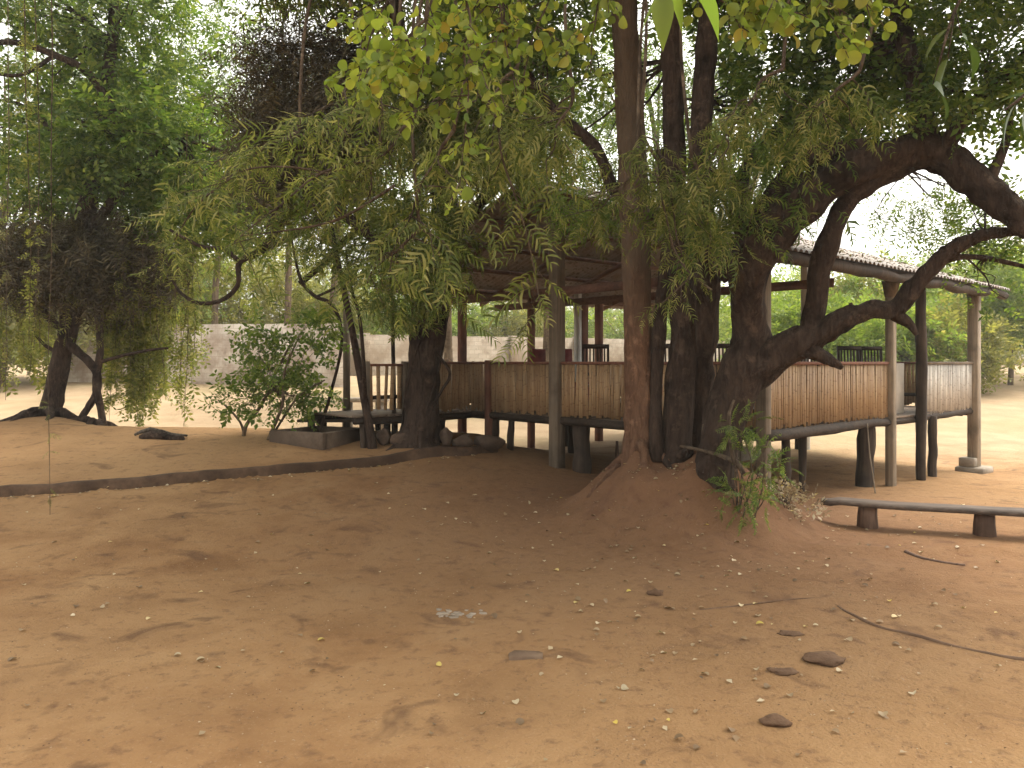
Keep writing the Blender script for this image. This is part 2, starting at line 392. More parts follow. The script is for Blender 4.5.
def frond(pairs=8, ll=.42, lw=.15, droop=.35, segs=3, twig=.007):
    def cur(t): return np.array([t, .05 * math.sin(4 * t), .1 * t - droop * t * t])
    P = [prism([cur(t) for t in (0, .35, .7, 1)], [twig, twig * .9, twig * .7, twig * .4])]
    for i in range(pairs):
        t = .1 + .9 * i / (pairs - 1); l = ll * (.75 + .5 * random.random()) * (1 - .35 * abs(2 * t - .9))
        for sg in (-1, 1):
            P.append(blade(l, lw * (.8 + .4 * random.random()), cur(t), sg * (1.1 - .45 * t + .25 * (random.random() - .5)), .25 + .45 * random.random(), segs))
    return join(P)
def spray(n=9, ll=.34, lw=.48, fl=flat):
    P = [prism([(0, 0, 0), (.5, .03, .02), (1, 0, -.06)], [.012, .01, .005])]
    for i in range(n):
        t = .1 + .9 * i / (n - 1); sg = -1 if i % 2 else 1
        P.append(fl(ll * (.75 + .5 * random.random()), lw, (t, .03 * math.sin(3 * t), .02 - .08 * t * t), sg * (.9 + .5 * random.random()) * (1 - .4 * (i == n - 1)), -.5 + random.random()))
    return join(P)
def round_leaf():
    a = np.linspace(0, 2 * math.pi, 12, endpoint=False)
    r = .5 * (1 - .12 * np.cos(a + math.pi) * 0 + .04 * np.cos(2 * a))
    ring = np.stack([.5 + r * np.cos(a), r * .98 * np.sin(a), .16 * np.abs(np.sin(a)) - .12 * np.cos(a) ** 2], 1)
    v = np.concatenate([ring, [(.5, 0, -.02)]]); q = [(12, i, i + 1, (i + 2) % 12) for i in range(0, 12, 2)]
    return v, np.array(q)
def big_leaf():
    t = np.linspace(0, 1, 9); w = .21 * np.sin(math.pi * t ** .7) * (1 - .15 * t)
    z = -.3 * t * t
    v = np.concatenate([np.stack([t, w, z + .25 * w], 1), np.stack([t, 0 * t, z], 1), np.stack([t, -w, z + .25 * w], 1)])
    q = [(i, 9 + i, 10 + i, i + 1) for i in range(8)] + [(9 + i, 18 + i, 19 + i, 10 + i) for i in range(8)]
    return v, np.array(q)
FROND = [frond(), frond(7, .46, .14, .6), frond(9, .38, .16, .2)]
FERN = [frond(11, .24, .26, .35, 2), frond(10, .28, .24, .6, 2)]
FROND_LO = [frond(6, .48, .19, .4, 2), frond(6, .44, .2, .7, 2)]
SPRAY = [spray(), spray(8, .38, .45), spray(10, .3, .5)]
SPRAY_N = [spray(9, .34, .24), spray(10, .36, .2)]
KITE = [kite()]
ROUND = [round_leaf()]
BIG = [big_leaf()]

def scatter(mb, tm, pos, dirs, size, upn=.6, jit=.35):
    pos = np.asarray(pos); n = len(pos)
    if not n: return
    which = rng.integers(0, len(tm), n); sz = size * (1 + jit * (rng.random(n) * 2 - 1))
    up = np.array((0, 0, 1.)) + rng.normal(0, upn, (n, 3))
    for k in range(len(tm)):
        m = which == k
        mb.inst(tm[k], pos[m], dirs[m], up[m], sz[m])

def crown_blob(mb, tm, c, rad, clumps, per, clr, size, droop=.35, shell=.5, upn=.6, keep=None, outward=1.0):
    c = np.asarray(c, float); rad = np.asarray(rad, float)
    d = norm(rng.normal(size=(clumps, 3))); r = rng.random((clumps, 1)) ** shell
    cc = c + d * r * rad
    if keep is not None: cc = cc[keep(cc)]
    pos = np.repeat(cc, per, 0) + rng.normal(0, clr, (len(cc) * per, 3)) * np.array((1, 1, .7))
    dirs = norm((pos - c) / rad) * outward + rng.normal(0, .7, pos.shape) + np.array((0, 0, -droop))
    scatter(mb, tm, pos, dirs, size, upn)
    return cc

def limbs(mb, start, cc, n, r0, seg=5, sag=-.15, r1=.2):
    if len(cc) == 0: return
    pick = cc[rng.choice(len(cc), min(n, len(cc)), replace=False)]
    start = np.asarray(start, float)
    for e in pick:
        L = np.linalg.norm(e - start)
        p1 = start + (e - start) * .35 + rng.normal(0, .07 * L, 3); p2 = start + (e - start) * .7 + rng.normal(0, .06 * L, 3) - np.array((0, 0, sag * L * .3))
        mb.tube([start, p1, p2, e], [r0, r0 * .65, r0 * .4, r0 * r1], seg, smooth=3, rough=.1)

# ------------------------------------------------------------------ terrain
def base_h(x, y):
    left = 1 - sstep(-1.2, 3.0, x)
    h = .08 * np.clip(y - 7, 0, 6) * left
    h = h * (1 - sstep(13.2, 16.5, y))
    h = h - .13 * sstep(5.8, 8.5, x) * sstep(11, 14, y)
    h = h + 1.15 * sstep(15, 33, y) + .012 * np.clip(y - 33, 0, 200)
    return h
def ray_ground(px, py, fn, lo=2.5, hi=80):
    zs = np.linspace(lo, hi, 6000); P = W(px, py, 1.0)
    x = (px - CX) / F * zs; Z = CH - (py - HY) / F * zs
    d = Z - fn(x, zs); i = np.argmax(d < 0); i = max(i, 1)
    z = zs[i]; return np.array([(px - CX) / F * z, z, fn(np.array(x[i]), np.array(z))])
KP = np.array([ray_ground(px, py, base_h)[:2] for px, py in ((-220, 514), (-80, 504), (0, 497), (120, 489), (240, 479), (360, 467), (470, 456), (498, 452))])
def kerb_y(x):
    return np.interp(x, KP[:, 0], KP[:, 1], left=KP[0, 1], right=KP[-1, 1])
def height(x, y):
    x = np.asarray(x, float); y = np.asarray(y, float)
    h = base_h(x, y)
    d = y - kerb_y(x)
    on = (1 - sstep(KP[-1, 0] - .15, KP[-1, 0] + .25, x)) * sstep(-.01, .05, d) * (1 - sstep(15.2, 16.2, y + .5 * vnoise(x * .6, y * .1) + .25 * x * (x > -2.5)))
    h = h + on * (.085 + .035 * np.clip(d, 0, 5))
    # mound under the big trees
    q = ((x - 1.9) / 1.0) ** 2 + ((y - 8.9) / .9) ** 2
    h = h + .84 * np.exp(-q ** 1.3) * (1 + .4 * vnoise(x * 2.2, y * 2.2) + .2 * vnoise(x * 5.1 + 3, y * 5.1)) + .07 * np.exp(-q * .6) * vnoise(x * 9, y * 9)
    # root mounds of the left trees
    for (mx, my, mr, mh) in ((-1.35, 12.0, .45, .06), (-8.6, 15.0, .95, .3)):
        h = h + mh * np.exp(-(((x - mx) / mr) ** 2 + ((y - my) / mr) ** 2))
    # low ridge of swept soil on the right
    ry = 7.6 - .06 * (x - 3) + .25 * vnoise(x * .9, 3.3)
    h = h + .05 * np.exp(-((y - ry) / .16) ** 2) * sstep(2.2, 3.2, x)
    near = 1 - sstep(25, 60, y)
    h = h + near * (.03 * vnoise(x * .55 + 9, y * .55) + .008 * vnoise(x * 2.1, y * 2.1 + 5) + .008 * vnoise(x * 6.3, y * 6.3) + .005 * vnoise(x * 12.3, y * 12.3))
    return h
def G(px, py):
    p = ray_ground(px, py, height); return p
def gz(x, y): return float(height(np.array(x), np.array(y)))

def axis_pts(a, b, fine, coarse_n):
    mid = np.arange(a, b + 1e-6, fine)
    lo = a - np.geomspace(fine * 1.5, 160, coarse_n)[::1]; hi = b + np.geomspace(fine * 1.5, 160, coarse_n)
    return np.concatenate([lo[::-1], mid, hi])
def make_ground():
    xs = axis_pts(-9.5, 9.5, .05, 60)
    ys = np.concatenate([-np.geomspace(.5, 60, 14)[::-1], np.arange(0, 2.2, .2), np.arange(2.2, 14.6, .05), 14.6 + np.geomspace(.07, 170, 100)])
    X, Y = np.meshgrid(xs, ys); Z = height(X, Y)
    n, m = len(ys), len(xs); i = np.arange(n - 1)[:, None] * m; j = np.arange(m - 1)[None]
    q = np.stack([i + j, i + j + 1, i + m + j + 1, i + m + j], -1).reshape(-1, 4)
    mb = MB(); mb.add(np.stack([X, Y, Z], -1).reshape(-1, 3), q)
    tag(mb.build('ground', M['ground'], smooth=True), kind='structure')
make_ground()

# kerb: a low rough edging that holds the raised bed
def make_kerb():
    mb = MB(); t = np.linspace(KP[0, 0], KP[-1, 0], 150); rows = []
    for k, x in enumerate(t):
        y = kerb_y(x); z0 = float(base_h(x, y - .2)); zt = gz(x, y + .2) + .012 + .03 * float(vnoise(x * 3, 1.5)) 
        jx = .06 * float(vnoise(x * 2.6, 8.2)) + .03 * float(vnoise(x * 9, 4.1))
        rows.append([(x, y - .05 + jx, z0 - .12), (x, y - .035 + jx, z0 + .03), (x, y - .01 + jx, zt - .02), (x, y + .03 + jx * .5, zt), (x, y + .12, zt), (x, y + .15, zt - .2)])
    v = np.array(rows).reshape(-1, 3); q = []
    for k in range(len(t) - 1):
        for j in range(5): q.append((k * 6 + j, k * 6 + 6 + j, k * 6 + 7 + j, k * 6 + 1 + j))
    mb.add(v, q)
    tag(mb.build('kerb', M['kerb'], smooth=False), kind='structure')
make_kerb()

# ------------------------------------------------------------------ rocks
def rock_mesh(c, r, sd, flat_=.7, sub=2):
    import bmesh
    bm = bmesh.new(); bmesh.ops.create_icosphere(bm, subdivisions=sub + 1, radius=1)
    rr = np.random.default_rng(sd); offs = rr.random(3) * 30
    pl = norm(rr.normal(size=(9, 3))); pd = .72 + .22 * rr.random(9)
    for v in bm.verts:
        p = np.array(v.co)
        for a, b in zip(pl, pd):
            d = p @ a
            if d > b: p = p - a * (d - b) * .85
        p = p * (1 + .5 * float(vnoise(p[0] * 2.3 + offs[0], p[1] * 2.3 + p[2] + offs[1])) + .22 * float(vnoise(p[0] * 6 + p[2] * 3 + offs[1], p[1] * 6 + offs[2])))
        v.co = p * np.array(r) * np.array((1, 1, flat_))
    me = MB(); idx = {v: i for i, v in enumerate(bm.verts)}
    me.add([np.array(v.co) + c for v in bm.verts], tris=[[idx[v] for v in f.verts] for f in bm.faces]); bm.free()
    return me
def rock(name, px, py, r, label, cat, mat, sd, group=None, flat_=.7, sink=.25, at=None):
    if name == 'clod': sink = .6
    p = G(px, py) if at is None else np.array(at)
    mb = rock_mesh(p + np.array((0, 0, r[2] * flat_ * (1 - sink))), r, sd, flat_)
    o = mb.build(name, mat, loc=tuple(p), smooth=False); tag(o, label, cat, group)
rg = 'rough stones edging the raised bed'
rock('rock', 488, 450, (.24, .18, .17), 'large dark rounded stone at the pavilion end of the low kerb', 'rock', M['rock'], 1, rg)
rock('rock', 462, 447, (.15, .14, .15), 'brown stone between the vine-wrapped tree and the large end stone', 'rock', M['rock'], 2, rg)
rock('rock', 446, 446, (.12, .11, .18), 'upright pointed dark stone behind the kerb under the walkway', 'rock', M['rock'], 3, rg, .9)
rock('rock', 402, 446, (.2, .16, .17), 'low dark stone between the vine-wrapped tree and the thin sapling', 'rock', M['rock'], 4, rg)
rock('rock', 384, 445, (.11, .12, .17), 'small upright dark stone at the foot of the thin sapling', 'rock', M['rock'], 5, rg, .9)
cg = 'clods of earth on the swept yard'
rock('clod', 822, 660, (.14, .11, .035), 'largest of the dark earth clods on the yard', 'clod', M['clod'], 11, cg, .6)
rock('clod', 776, 724, (.085, .07, .035), 'dark clod at the bottom of the yard, below the other clods', 'clod', M['clod'], 12, cg, .6)
rock('clod', 655, 594, (.07, .06, .045), 'small round clod lying alone below the mound', 'clod', M['clod'], 13, cg, .6)
rock('clod', 790, 634, (.085, .06, .02), 'flat dark clod just above the largest clod', 'clod', M['clod'], 14, cg, .5)
rock('clod', 783, 672, (.085, .06, .022), 'flat clod beside and below the largest clod', 'clod', M['clod'], 15, cg, .5)
#rock('stone', 688, 752, (.06, .045, .05), 'grey brown pebble near the bottom edge of the yard', 'stone', M['rock'], 16, None, .7)
p = G(526, 657); mb = MB()
an = [(-.10, -.055), (-.03, -.062), (.05, -.055), (.098, -.05), (.102, .03), (.08, .058), (0, .062), (-.07, .055), (-.105, .02)]
tp = [p + np.array((a_, b_, .016 + .006 * rng.normal() * .5)) for a_, b_ in an]; bt = [q + np.array((.01 * np.sign(q[0] - p[0]), .01 * np.sign(q[1] - p[1]), -.06)) for q in tp]
mb.add(np.array(tp + bt), [(i, i + 9, (i + 1) % 9 + 9, (i + 1) % 9) for i in range(9)], polys=[list(range(9))])
tag(mb.build('paving_stone', M['brick'], loc=tuple(p)), 'flat squarish brown stone half sunk in the bare yard', 'stone')
for k, (px, py) in enumerate(((548, 465), (586, 470), (576, 474), (600, 466))):
    pass

# broken patch of old concrete crust in the yard
def crust():
    p = G(458, 614); mb = MB()
    for k in range(24):
        a = rng.random() * 6.28; d = rng.random() ** .8
        x = p[0] + math.cos(a) * d * .20; y = p[1] + math.sin(a) * d * .13
        rr = .012 + .03 * rng.random() ** 1.5; n = 6; z = gz(x, y)
        an = np.linspace(0, 6.28, n, endpoint=False) + rng.random(n) * .6
        ri = rr * (.6 + .5 * rng.random(n)); t = .002 + .006 * rng.random()
        top = np.stack([x + ri * np.cos(an), y + ri * np.sin(an), np.full(n, z + t)], 1); bot = top * 1; bot[:, 2] -= .03; bot[:, :2] += (bot[:, :2] - (x, y)) * .1
        mb.add(np.concatenate([top, bot]), [(i, i + n, (i + 1) % n + n, (i + 1) % n) for i in range(n)], polys=[list(range(n))])
    tag(mb.build('concrete_crust', M['crust'], loc=tuple(p)), 'patch of pale broken concrete crust showing through the swept dirt', 'rubble', kind='stuff')
crust()

# ------------------------------------------------------------------ pavilion
C0 = np.array([2.96, 9.41, 0.]); U = np.array([.741, .671, 0]); Vv = np.array([-.674, .738, 0]); UP = np.array((0, 0, 1.))
U = norm(U); Vv = np.array([-U[1], U[0], 0])
def PV(t, s, z): return C0 + U * t + Vv * s + UP * z
LT, LS = 6.94, 6.8; FZ = 1.0; RZ = 1.8; RIDGE_S = 3.4
EZ = 2.97
def roof_z(s): return 3.06 + (.34 * (s + .5) if s <= RIDGE_S else .34 * (2 * RIDGE_S - s + .5))
pav = empty('pavilion', PV(0, 0, 0), 'open-sided bamboo-walled pavilion on stilts under a low tin roof', 'pavilion')

def post(t, s, w, mat, z1=None, z0=None, name='post', label=None, d=None):
    b = PV(t, s, 0); zb = (gz(b[0], b[1]) - .1) if z0 is None else z0
    zt = roof_z(s) - .1 if z1 is None else z1
    mb = MB(); mb.box(PV(t, s, (zb + zt) / 2), (w, d or w, zt - zb), U, Vv, UP, .008)
    o = mb.build(name, mat, pav)
    if label: o['label'] = label
    return o
def log_post(t, s, r, z1, name='stilt', label=None, mat=None, lean=(0, 0)):
    b = PV(t, s, 0); zb = gz(b[0], b[1]) - .1; mb = MB()
    pts = [PV(t, s, zb + (z1 - zb) * k / 4) + np.array((lean[0] * (k / 4 - 1) + .007 * rng.normal(), lean[1] * (k / 4 - 1), 0)) for k in range(5)]
    mb.tube(pts, r * (1 + .12 * rng.normal(size=5) * .5), 9, .12, smooth=3, sd=t * 3)
    o = mb.build(name, mat or M['post_wood'], pav, smooth=True)
    if label: o['label'] = label
    return o
# deck
mb = MB()
nb = 46
for k in range(nb):
    s0 = LS * k / nb
    mb.box(PV(LT / 2, s0 + LS / nb / 2, FZ - .025 - .003 * rng.random()), (LT - .02, LS / nb - .008, .03), U, Vv, UP)
mb.build('deck', M['deck'], pav)
for k in range(7):
    mb = MB(); t = .15 + (LT - .3) * k / 6
    mb.bar(PV(t, .12, FZ - .10), PV(t, LS - .12, FZ - .10), .07, .10); mb.build('joist', M['beam'], pav)
# edge beams (rough logs)
def edge_beam(a, b, r0, r1, name='edge_beam'):
    mb = MB(); pts = [np.asarray(a) + (np.asarray(b) - np.asarray(a)) * k / 6 + np.array((0, 0, .008 * rng.normal())) for k in range(7)]
    mb.tube(pts, np.linspace(r0, r1, 7), 9, .1, smooth=2, sd=a[0]); return mb.build(name, M['beam'], pav, smooth=True)
edge_beam(PV(-.05, .0, FZ - .075), PV(3.5, .0, FZ - .07), .078, .06)
edge_beam(PV(3.4, .05, FZ - .09), PV(LT + .05, .02, FZ - .06), .055, .055)
edge_beam(PV(.0, .05, FZ - .075), PV(.0, 3.5, FZ - .07), .07, .06)
edge_beam(PV(.02, 3.3, FZ - .075), PV(.0, LS + .1, FZ - .075), .06, .055)
edge_beam(PV(-.05, LS, FZ - .075), PV(LT, LS, FZ - .075), .06, .06)
edge_beam(PV(LT, 0, FZ - .075), PV(LT, LS, FZ - .075), .06, .06)

def bamboo_panel(a, b, z0, z1, mat, name='bamboo_panel', w=.042, gap=0, label=None, parent=None, side=1):
    a = np.asarray(a); b = np.asarray(b); L = np.linalg.norm((b - a)[:2]); d = norm(b - a); nrm = np.array((d[1], -d[0], 0)) * side
    mb = MB(); x = 0; seg = 5; an = np.linspace(0, 2 * math.pi, 8, endpoint=False)
    while x < L - w * .2:
        ww = w * (.8 + .45 * rng.random()); c = a + d * (x + ww / 2); r = ww / 2 * 1.0
        zt = z1 + .012 * rng.normal(); zb = z0 + .02 * rng.normal(); tl = .016 * rng.normal()
        lo = c + np.outer(np.cos(an) * r, d) + np.outer(np.sin(an) * r * .6, nrm); hi = lo + d * tl
        lo = lo.copy(); lo[:, 2] = zb; hi[:, 2] = zt
        v = np.concatenate([lo, hi])
        mb.add(v, [(i, (i + 1) % 8, 8 + (i + 1) % 8, 8 + i) for i in range(8)], polys=[list(range(7, -1, -1)), list(range(8, 16))])
        x += ww + gap * (.5 + rng.random())
    o = mb.build(name, mat, parent or pav)
    if label: o['label'] = label
    # rail over the canes and a batten across their back
    rb = MB(); rb.bar(np.array((*a[:2], z1 + .005)) + nrm * .0, np.array((*b[:2], z1 + .005)), .075, .04, bev=.006); r_ = rb.build('rail', M['post_brown'] if mat is M['bamboo'] else M['post_grey'], parent or pav)
    bb = MB(); bb.bar(np.array((*a[:2], z0 + .2)) - nrm * .04, np.array((*b[:2], z0 + .2)) - nrm * .04, .03, .06); bb.build('batten', M['beam'], o)
    return o
ZT = RZ - .02
# right facade (along U, towards the camera's right)
bamboo_panel(PV(.09, 0, 0), PV(3.40, 0, 0), FZ + .005, ZT, M['bamboo'])
bamboo_panel(PV(4.62, .0, 0), PV(6.88, 0, 0), FZ + .0, ZT, M['bamboo_grey'], label='weathered grey bamboo panel')
mb = MB(); mb.box(PV(4.05, .22, (FZ + ZT) / 2), (.95, .03, ZT - FZ), U, Vv, UP, .004); o = mb.build('plain_panel', M['pale_concrete'], pav); o['label'] = 'plain whitewashed panel beside the entrance post'
# left facade (along V)
bamboo_panel(PV(0, .09, 0), PV(0, 1.72, 0), FZ + .005, ZT, M['bamboo'], side=-1)
bamboo_panel(PV(0, 1.76, 0), PV(0, 3.33, 0), FZ + .005, ZT, M['bamboo'], side=-1)
bamboo_panel(PV(0, 5.03, 0), PV(0, 5.4, 0), FZ + .005, ZT, M['bamboo'], side=-1)
bamboo_panel(PV(0, 3.47, 0), PV(0, 4.93, 0), FZ + .005, ZT, M['bamboo'], side=-1)
# far sides
bamboo_panel(PV(LT, .1, 0), PV(LT, 3.0, 0), FZ, ZT, M['bamboo']); bamboo_panel(PV(LT, 3.2, 0), PV(LT, LS - .1, 0), FZ, ZT, M['bamboo'])
bamboo_panel(PV(.1, LS, 0), PV(LT - .1, LS, 0), FZ, ZT, M['bamboo'])
# posts
post(0, 0, .13, M['post_grey'], label='corner post half hidden by the leaning trunk')
post(3.46, -.03, .12, M['post_pale'], label='pale squared post at the middle of the long side')
post(LT, -.02, .17, M['post_pale'], label='pale squared post on a concrete footing')
post(-.02, 3.39, .18, M['post_grey'], label='grey post carrying the ridge')
post(0, 4.97, .11, M['post_brown'], z1=RZ + .03)
post(0, LS, .12, M['post_brown'])
log_post(4.44, -.08, .075, EZ + .02, 'post', 'dark log post beside the plain panel')
post(.9, LS, .13, M['post_brown']); post(2.69, LS, .12, M['post_brown']); post(3.75, LS - .3, .12, M['post_steel'])
post(4.2, LS, .2, M['post_brown']); post(4.75, LS, .14, M['post_brown']); post(LT, LS, .13, M['post_brown'])
post(LT, 3.12, .14, M['post_steel'], label='pale steel post under the far ridge end')
# capital brackets at the post heads
for (t, s) in ((3.46, -.03), (LT, -.02)):
    mb = MB(); zz = EZ
    mb.add([PV(t - .065, s - .06, zz - .22), PV(t + .065, s - .06, zz - .22), PV(t + .065, s + .06, zz - .22), PV(t - .065, s + .06, zz - .22),
            PV(t - .13, s - .08, zz + .01), PV(t + .13, s - .08, zz + .01), PV(t + .13, s + .08, zz + .01), PV(t - .13, s + .08, zz + .01)],
           [(3, 2, 1, 0), (4, 5, 6, 7), (0, 1, 5, 4), (1, 2, 6, 5), (2, 3, 7, 6), (3, 0, 4, 7)])
    mb.build('bracket', M['post_grey'], pav)
# stilts under the deck
for (t, s, r, lean) in ((.35, .9, .055, (.02, 0)), (.95, .25, .058, (0, 0)), (1.9, .5, .05, (.02, 0)), (3.15, .18, .12, (.05, 0)), (5.05, -.02, .072, (.0, 0)),
                   (.15, 3.05, .12, (0, 0)), (.12, 4.55, .055, (.02, 0)), (.1, 4.95, .085, (0, 0)), (2.2, 2.6, .07, (0, 0)), (4.6, 3.2, .07, (0, 0)), (2.2, 5.2, .07, (0, 0)), (.2, 6.5, .06, (0, 0)),
                   (3.6, 6.7, .07, (0, 0)), (6.8, 3.2, .07, (0, 0)), (6.8, 6.6, .07, (0, 0))):
    log_post(t, s, r, FZ - .06, lean=lean)
# footings
b = PV(LT, -.02, 0); g = gz(b[0], b[1])
mb = MB(); mb.box((b[0], b[1], g + .03), (.52, .46, .12), U, Vv, UP, .02); f = mb.build('footing', M['concrete'], pav)
mb = MB(); mb.box((b[0] - .1, b[1] - .02, g + .17), (.26, .26, .16), U, Vv, UP, .015); mb.build('footing_block', M['concrete'], f)
b = PV(2.2, 2.6, 0); g = gz(b[0], b[1]); mb = MB(); mb.box((b[0], b[1], g + .09), (.36, .34, .26), U, Vv, UP, .015); mb.build('footing', M['concrete'], pav)
b = PV(4.6, 3.2, 0); g = gz(b[0], b[1]); mb = MB(); mb.box((b[0], b[1], g + .09), (.36, .34, .26), U, Vv, UP, .015); mb.build('footing', M['concrete'], pav)
# roof
def corrugated(s0, s1, t0, t1):
    mb = MB(); per = .125; nt_ = int((t1 - t0) / per * 6); ts = np.linspace(t0, t1, nt_ + 1); ss = np.linspace(s0, s1, 7)
    rows = []
    for k, s in enumerate(ss):
        z = np.array([roof_z(s) + .02 * math.sin(2 * math.pi * t / per) + (.02 * float(vnoise(t * .7, s * .8 + 4))) for t in ts])
        rows.append(C0 + np.outer(ts, U) + np.outer(np.full(len(ts), s), Vv) + np.outer(z, UP))
    v = np.concatenate(rows); m = nt_ + 1; i = np.arange(6)[:, None] * m; j = np.arange(nt_)[None]
    mb.add(v, np.stack([i + j, i + j + 1, i + m + j + 1, i + m + j], -1).reshape(-1, 4)); return mb
rf = corrugated(-.52, RIDGE_S, -.72, LT + .28).build('roof', M['roof'], pav, smooth=True)
corrugated(RIDGE_S, 2 * RIDGE_S + .52, -.72, LT + .28).build('roof_slope', M['roof'], rf, smooth=True)
mb = MB(); mb.tube([PV(-.74, RIDGE_S, roof_z(RIDGE_S) + .02), PV(LT / 2, RIDGE_S, roof_z(RIDGE_S) + .03), PV(LT + .3, RIDGE_S, roof_z(RIDGE_S) + .02)], .07, 8)
mb.build('ridge_cap', M['roof'], rf, smooth=True)
for k, s in enumerate((-.02, .85, 1.7, 2.55, 3.25, 3.55, 4.4, 5.2, 6.0, 6.82)):
    mb = MB(); th = .13 if k in (0, 9) else .065
    mb.bar(PV(-.66, s, roof_z(s) - .03 - th / 2), PV(LT + .22, s, roof_z(s) - .03 - th / 2), .07, th); mb.build('purlin', M['rafter'] if k else M['beam'], pav)
for t in (-.02, 1.73, 3.46, 5.2, LT):
    for (sa, sb) in ((-.45, RIDGE_S), (RIDGE_S, 2 * RIDGE_S + .45)):
        mb = MB(); mb.bar(PV(t, sa, roof_z(sa) - .135), PV(t, sb, roof_z(sb) - .135), .055, .085); mb.build('rafter', M['rafter'], pav)
    if t < 2:
        mb = MB(); mb.bar(PV(t, 0, EZ - .12), PV(t, LS, EZ - .12), .055, .12); mb.build('tie_beam', M['rafter'], pav)
mb = MB(); pts = [PV(-.7 + (LT + .93) * k / 14, -.42, roof_z(-.42) - .12 + .012 * rng.normal()) for k in range(15)]
mb.tube(pts, .075, 8, .2, smooth=2); mb.build('eave_log', M['post_wood'], pav, smooth=True)
# dead leaves and debris lying along the tin (nobody could count them)
mb = MB(); n = 2400
ts = rng.random(n) * (LT + .75) - .5; ss = -.45 + 3.7 * rng.random(n) ** 1.5
pos = np.array([PV(t, s, roof_z(s) + .012 + .012 * rng.random()) for t, s in zip(ts, ss)])
scatter(mb, KITE, pos, norm(rng.normal(size=(n, 3)) * (1, 1, .15)), .06, .35)
tag(mb.build('roof_litter', M['leaf_brown'], loc=tuple(PV(3, 1, roof_z(1)))), 'dead leaves scattered over the tin roof of the pavilion', 'leaf litter', kind='stuff')

# walkway to the pavilion with its own parapet
K = PV(0, 5.4, 0)
walk = empty('walkway', K, 'short raised walkway with bamboo parapet leading into the stilted pavilion', 'walkway')
def KW(d, e, z): return K - U * d + Vv * e + UP * z
mb = MB()
for k in range(16):
    mb.box(KW(.07 + k * .14, .7, FZ - .025), (.13, 1.4, .03), U, Vv, UP)
mb.build('deck', M['deck'], walk)
for e in (.03, 1.35):
    mb = MB(); mb.tube([KW(-.0, e, FZ - .09), KW(1.1, e, FZ - .1), KW(2.25, e, FZ - .09)], [.055, .06, .05], 8, .1, smooth=2); mb.build('beam', M['beam'], walk, smooth=True)
bamboo_panel(KW(.06, 0, 0), KW(1.3, 0, 0), FZ + .005, ZT, M['bamboo'], parent=walk, side=-1)
bamboo_panel(KW(1.42, 0, 0), KW(2.0, 0, 0), FZ + .06, ZT - .03, M['bamboo'], w=.07, gap=.05, parent=walk, side=-1)
for d in (1.36, 2.05):
    mb = MB(); mb.box(KW(d, .01, (FZ + ZT) / 2 - .02), (.08, .08, ZT - FZ + .1), U, Vv, UP, .006); mb.build('post', M['post_grey'], walk)
for d, e in ((1.0, .05), (2.1, .05), (1.0, 1.35), (2.1, 1.35)):
    b = KW(d, e, 0); mb = MB(); mb.tube([(b[0], b[1], gz(b[0], b[1]) - .1), (b[0] + .02, b[1], .5), (b[0], b[1], FZ - .12)], .05, 8, .1); mb.build('stilt', M['post_wood'], walk, smooth=True)
mb = MB(); mb.tube([KW(1.6, 1.35, gz(*KW(1.6, 1.35, 0)[:2])), KW(1.6, 1.35, 1.8), KW(1.6, 1.35, 3.0)], .06, 8); mb.build('post', M['post_grey'], walk, smooth=True)
# plank landing
L0 = W(300, 421, 13.2); L1 = W(398, 421, 13.0)
land = empty('landing', (L0[0] + .8, 13.2, 0), 'low dark plank landing between concrete trough and walkway', 'landing')
mb = MB()
for k in range(6):
    mb.box(((L0[0] + L1[0]) / 2, 13.1 + k * .2, .84), (L1[0] - L0[0], .19, .045))
mb.build('planks', M['deck'], land)
for x in (L0[0] + .2, L1[0] - .2):
    for y in (13.15, 14.0):
        mb = MB(); mb.box((x, y, (gz(x, y) - .1 + .82) / 2 + .0), (.1, .1, .82 - gz(x, y) + .1)); mb.build('leg', M['post_wood'], land)

# concrete trough
a = G(271, 441); bq = G(325, 450); e1 = norm((a - bq) * (1, 1, 0)); e2 = np.array((-e1[1], e1[0], 0)); e2 = e2 if e2[1] > 0 else -e2
tr = bq; h0 = gz(tr[0], tr[1])
LL = np.linalg.norm((a - bq)[:2]); WW = .95
tro = empty('trough', tr, 'low square concrete trough with open dark top beside the leafy shrub', 'trough')
for (c, sz) in ((e1 * LL / 2, (LL, .1)), (e1 * LL / 2 + e2 * WW, (LL, .1))):
    mb = MB(); mb.box(tr + c + UP * .04, (sz[0], sz[1], .42), e1, e2, UP, .015); mb.build('side_wall', M['trough'], tro)
for k in (0, 1):
    mb = MB(); mb.box(tr + e1 * (.05 + (LL - .1) * k) + e2 * WW / 2 + UP * .038, (.1, WW - .1, .42), e1, e2, UP, .012); mb.build('end_wall', M['trough'], tro)
mb = MB(); mb.box(tr + e1 * LL / 2 + e2 * WW / 2 + UP * .08, (LL - .2, WW - .1, .04), e1, e2, UP); mb.build('soil_bed', M['kerb'], tro)
# pale block beyond
p = W(364, 398, 19.5); g = gz(p[0], p[1])
blk = empty('concrete_bench', (p[0], p[1], g), 'pale concrete bench slab in the sunlit yard beyond the landing', 'bench')
mb = MB(); mb.box((p[0], p[1], .88), (1.15, .5, .1), bev=.01); mb.build('seat', M['concrete'], blk)
for dx in (-.4, .4):
    mb = MB(); mb.box((p[0] + dx, p[1], (g - .05 + .83) / 2), (.18, .4, .83 - g + .05)); mb.build('leg', M['concrete'], blk)

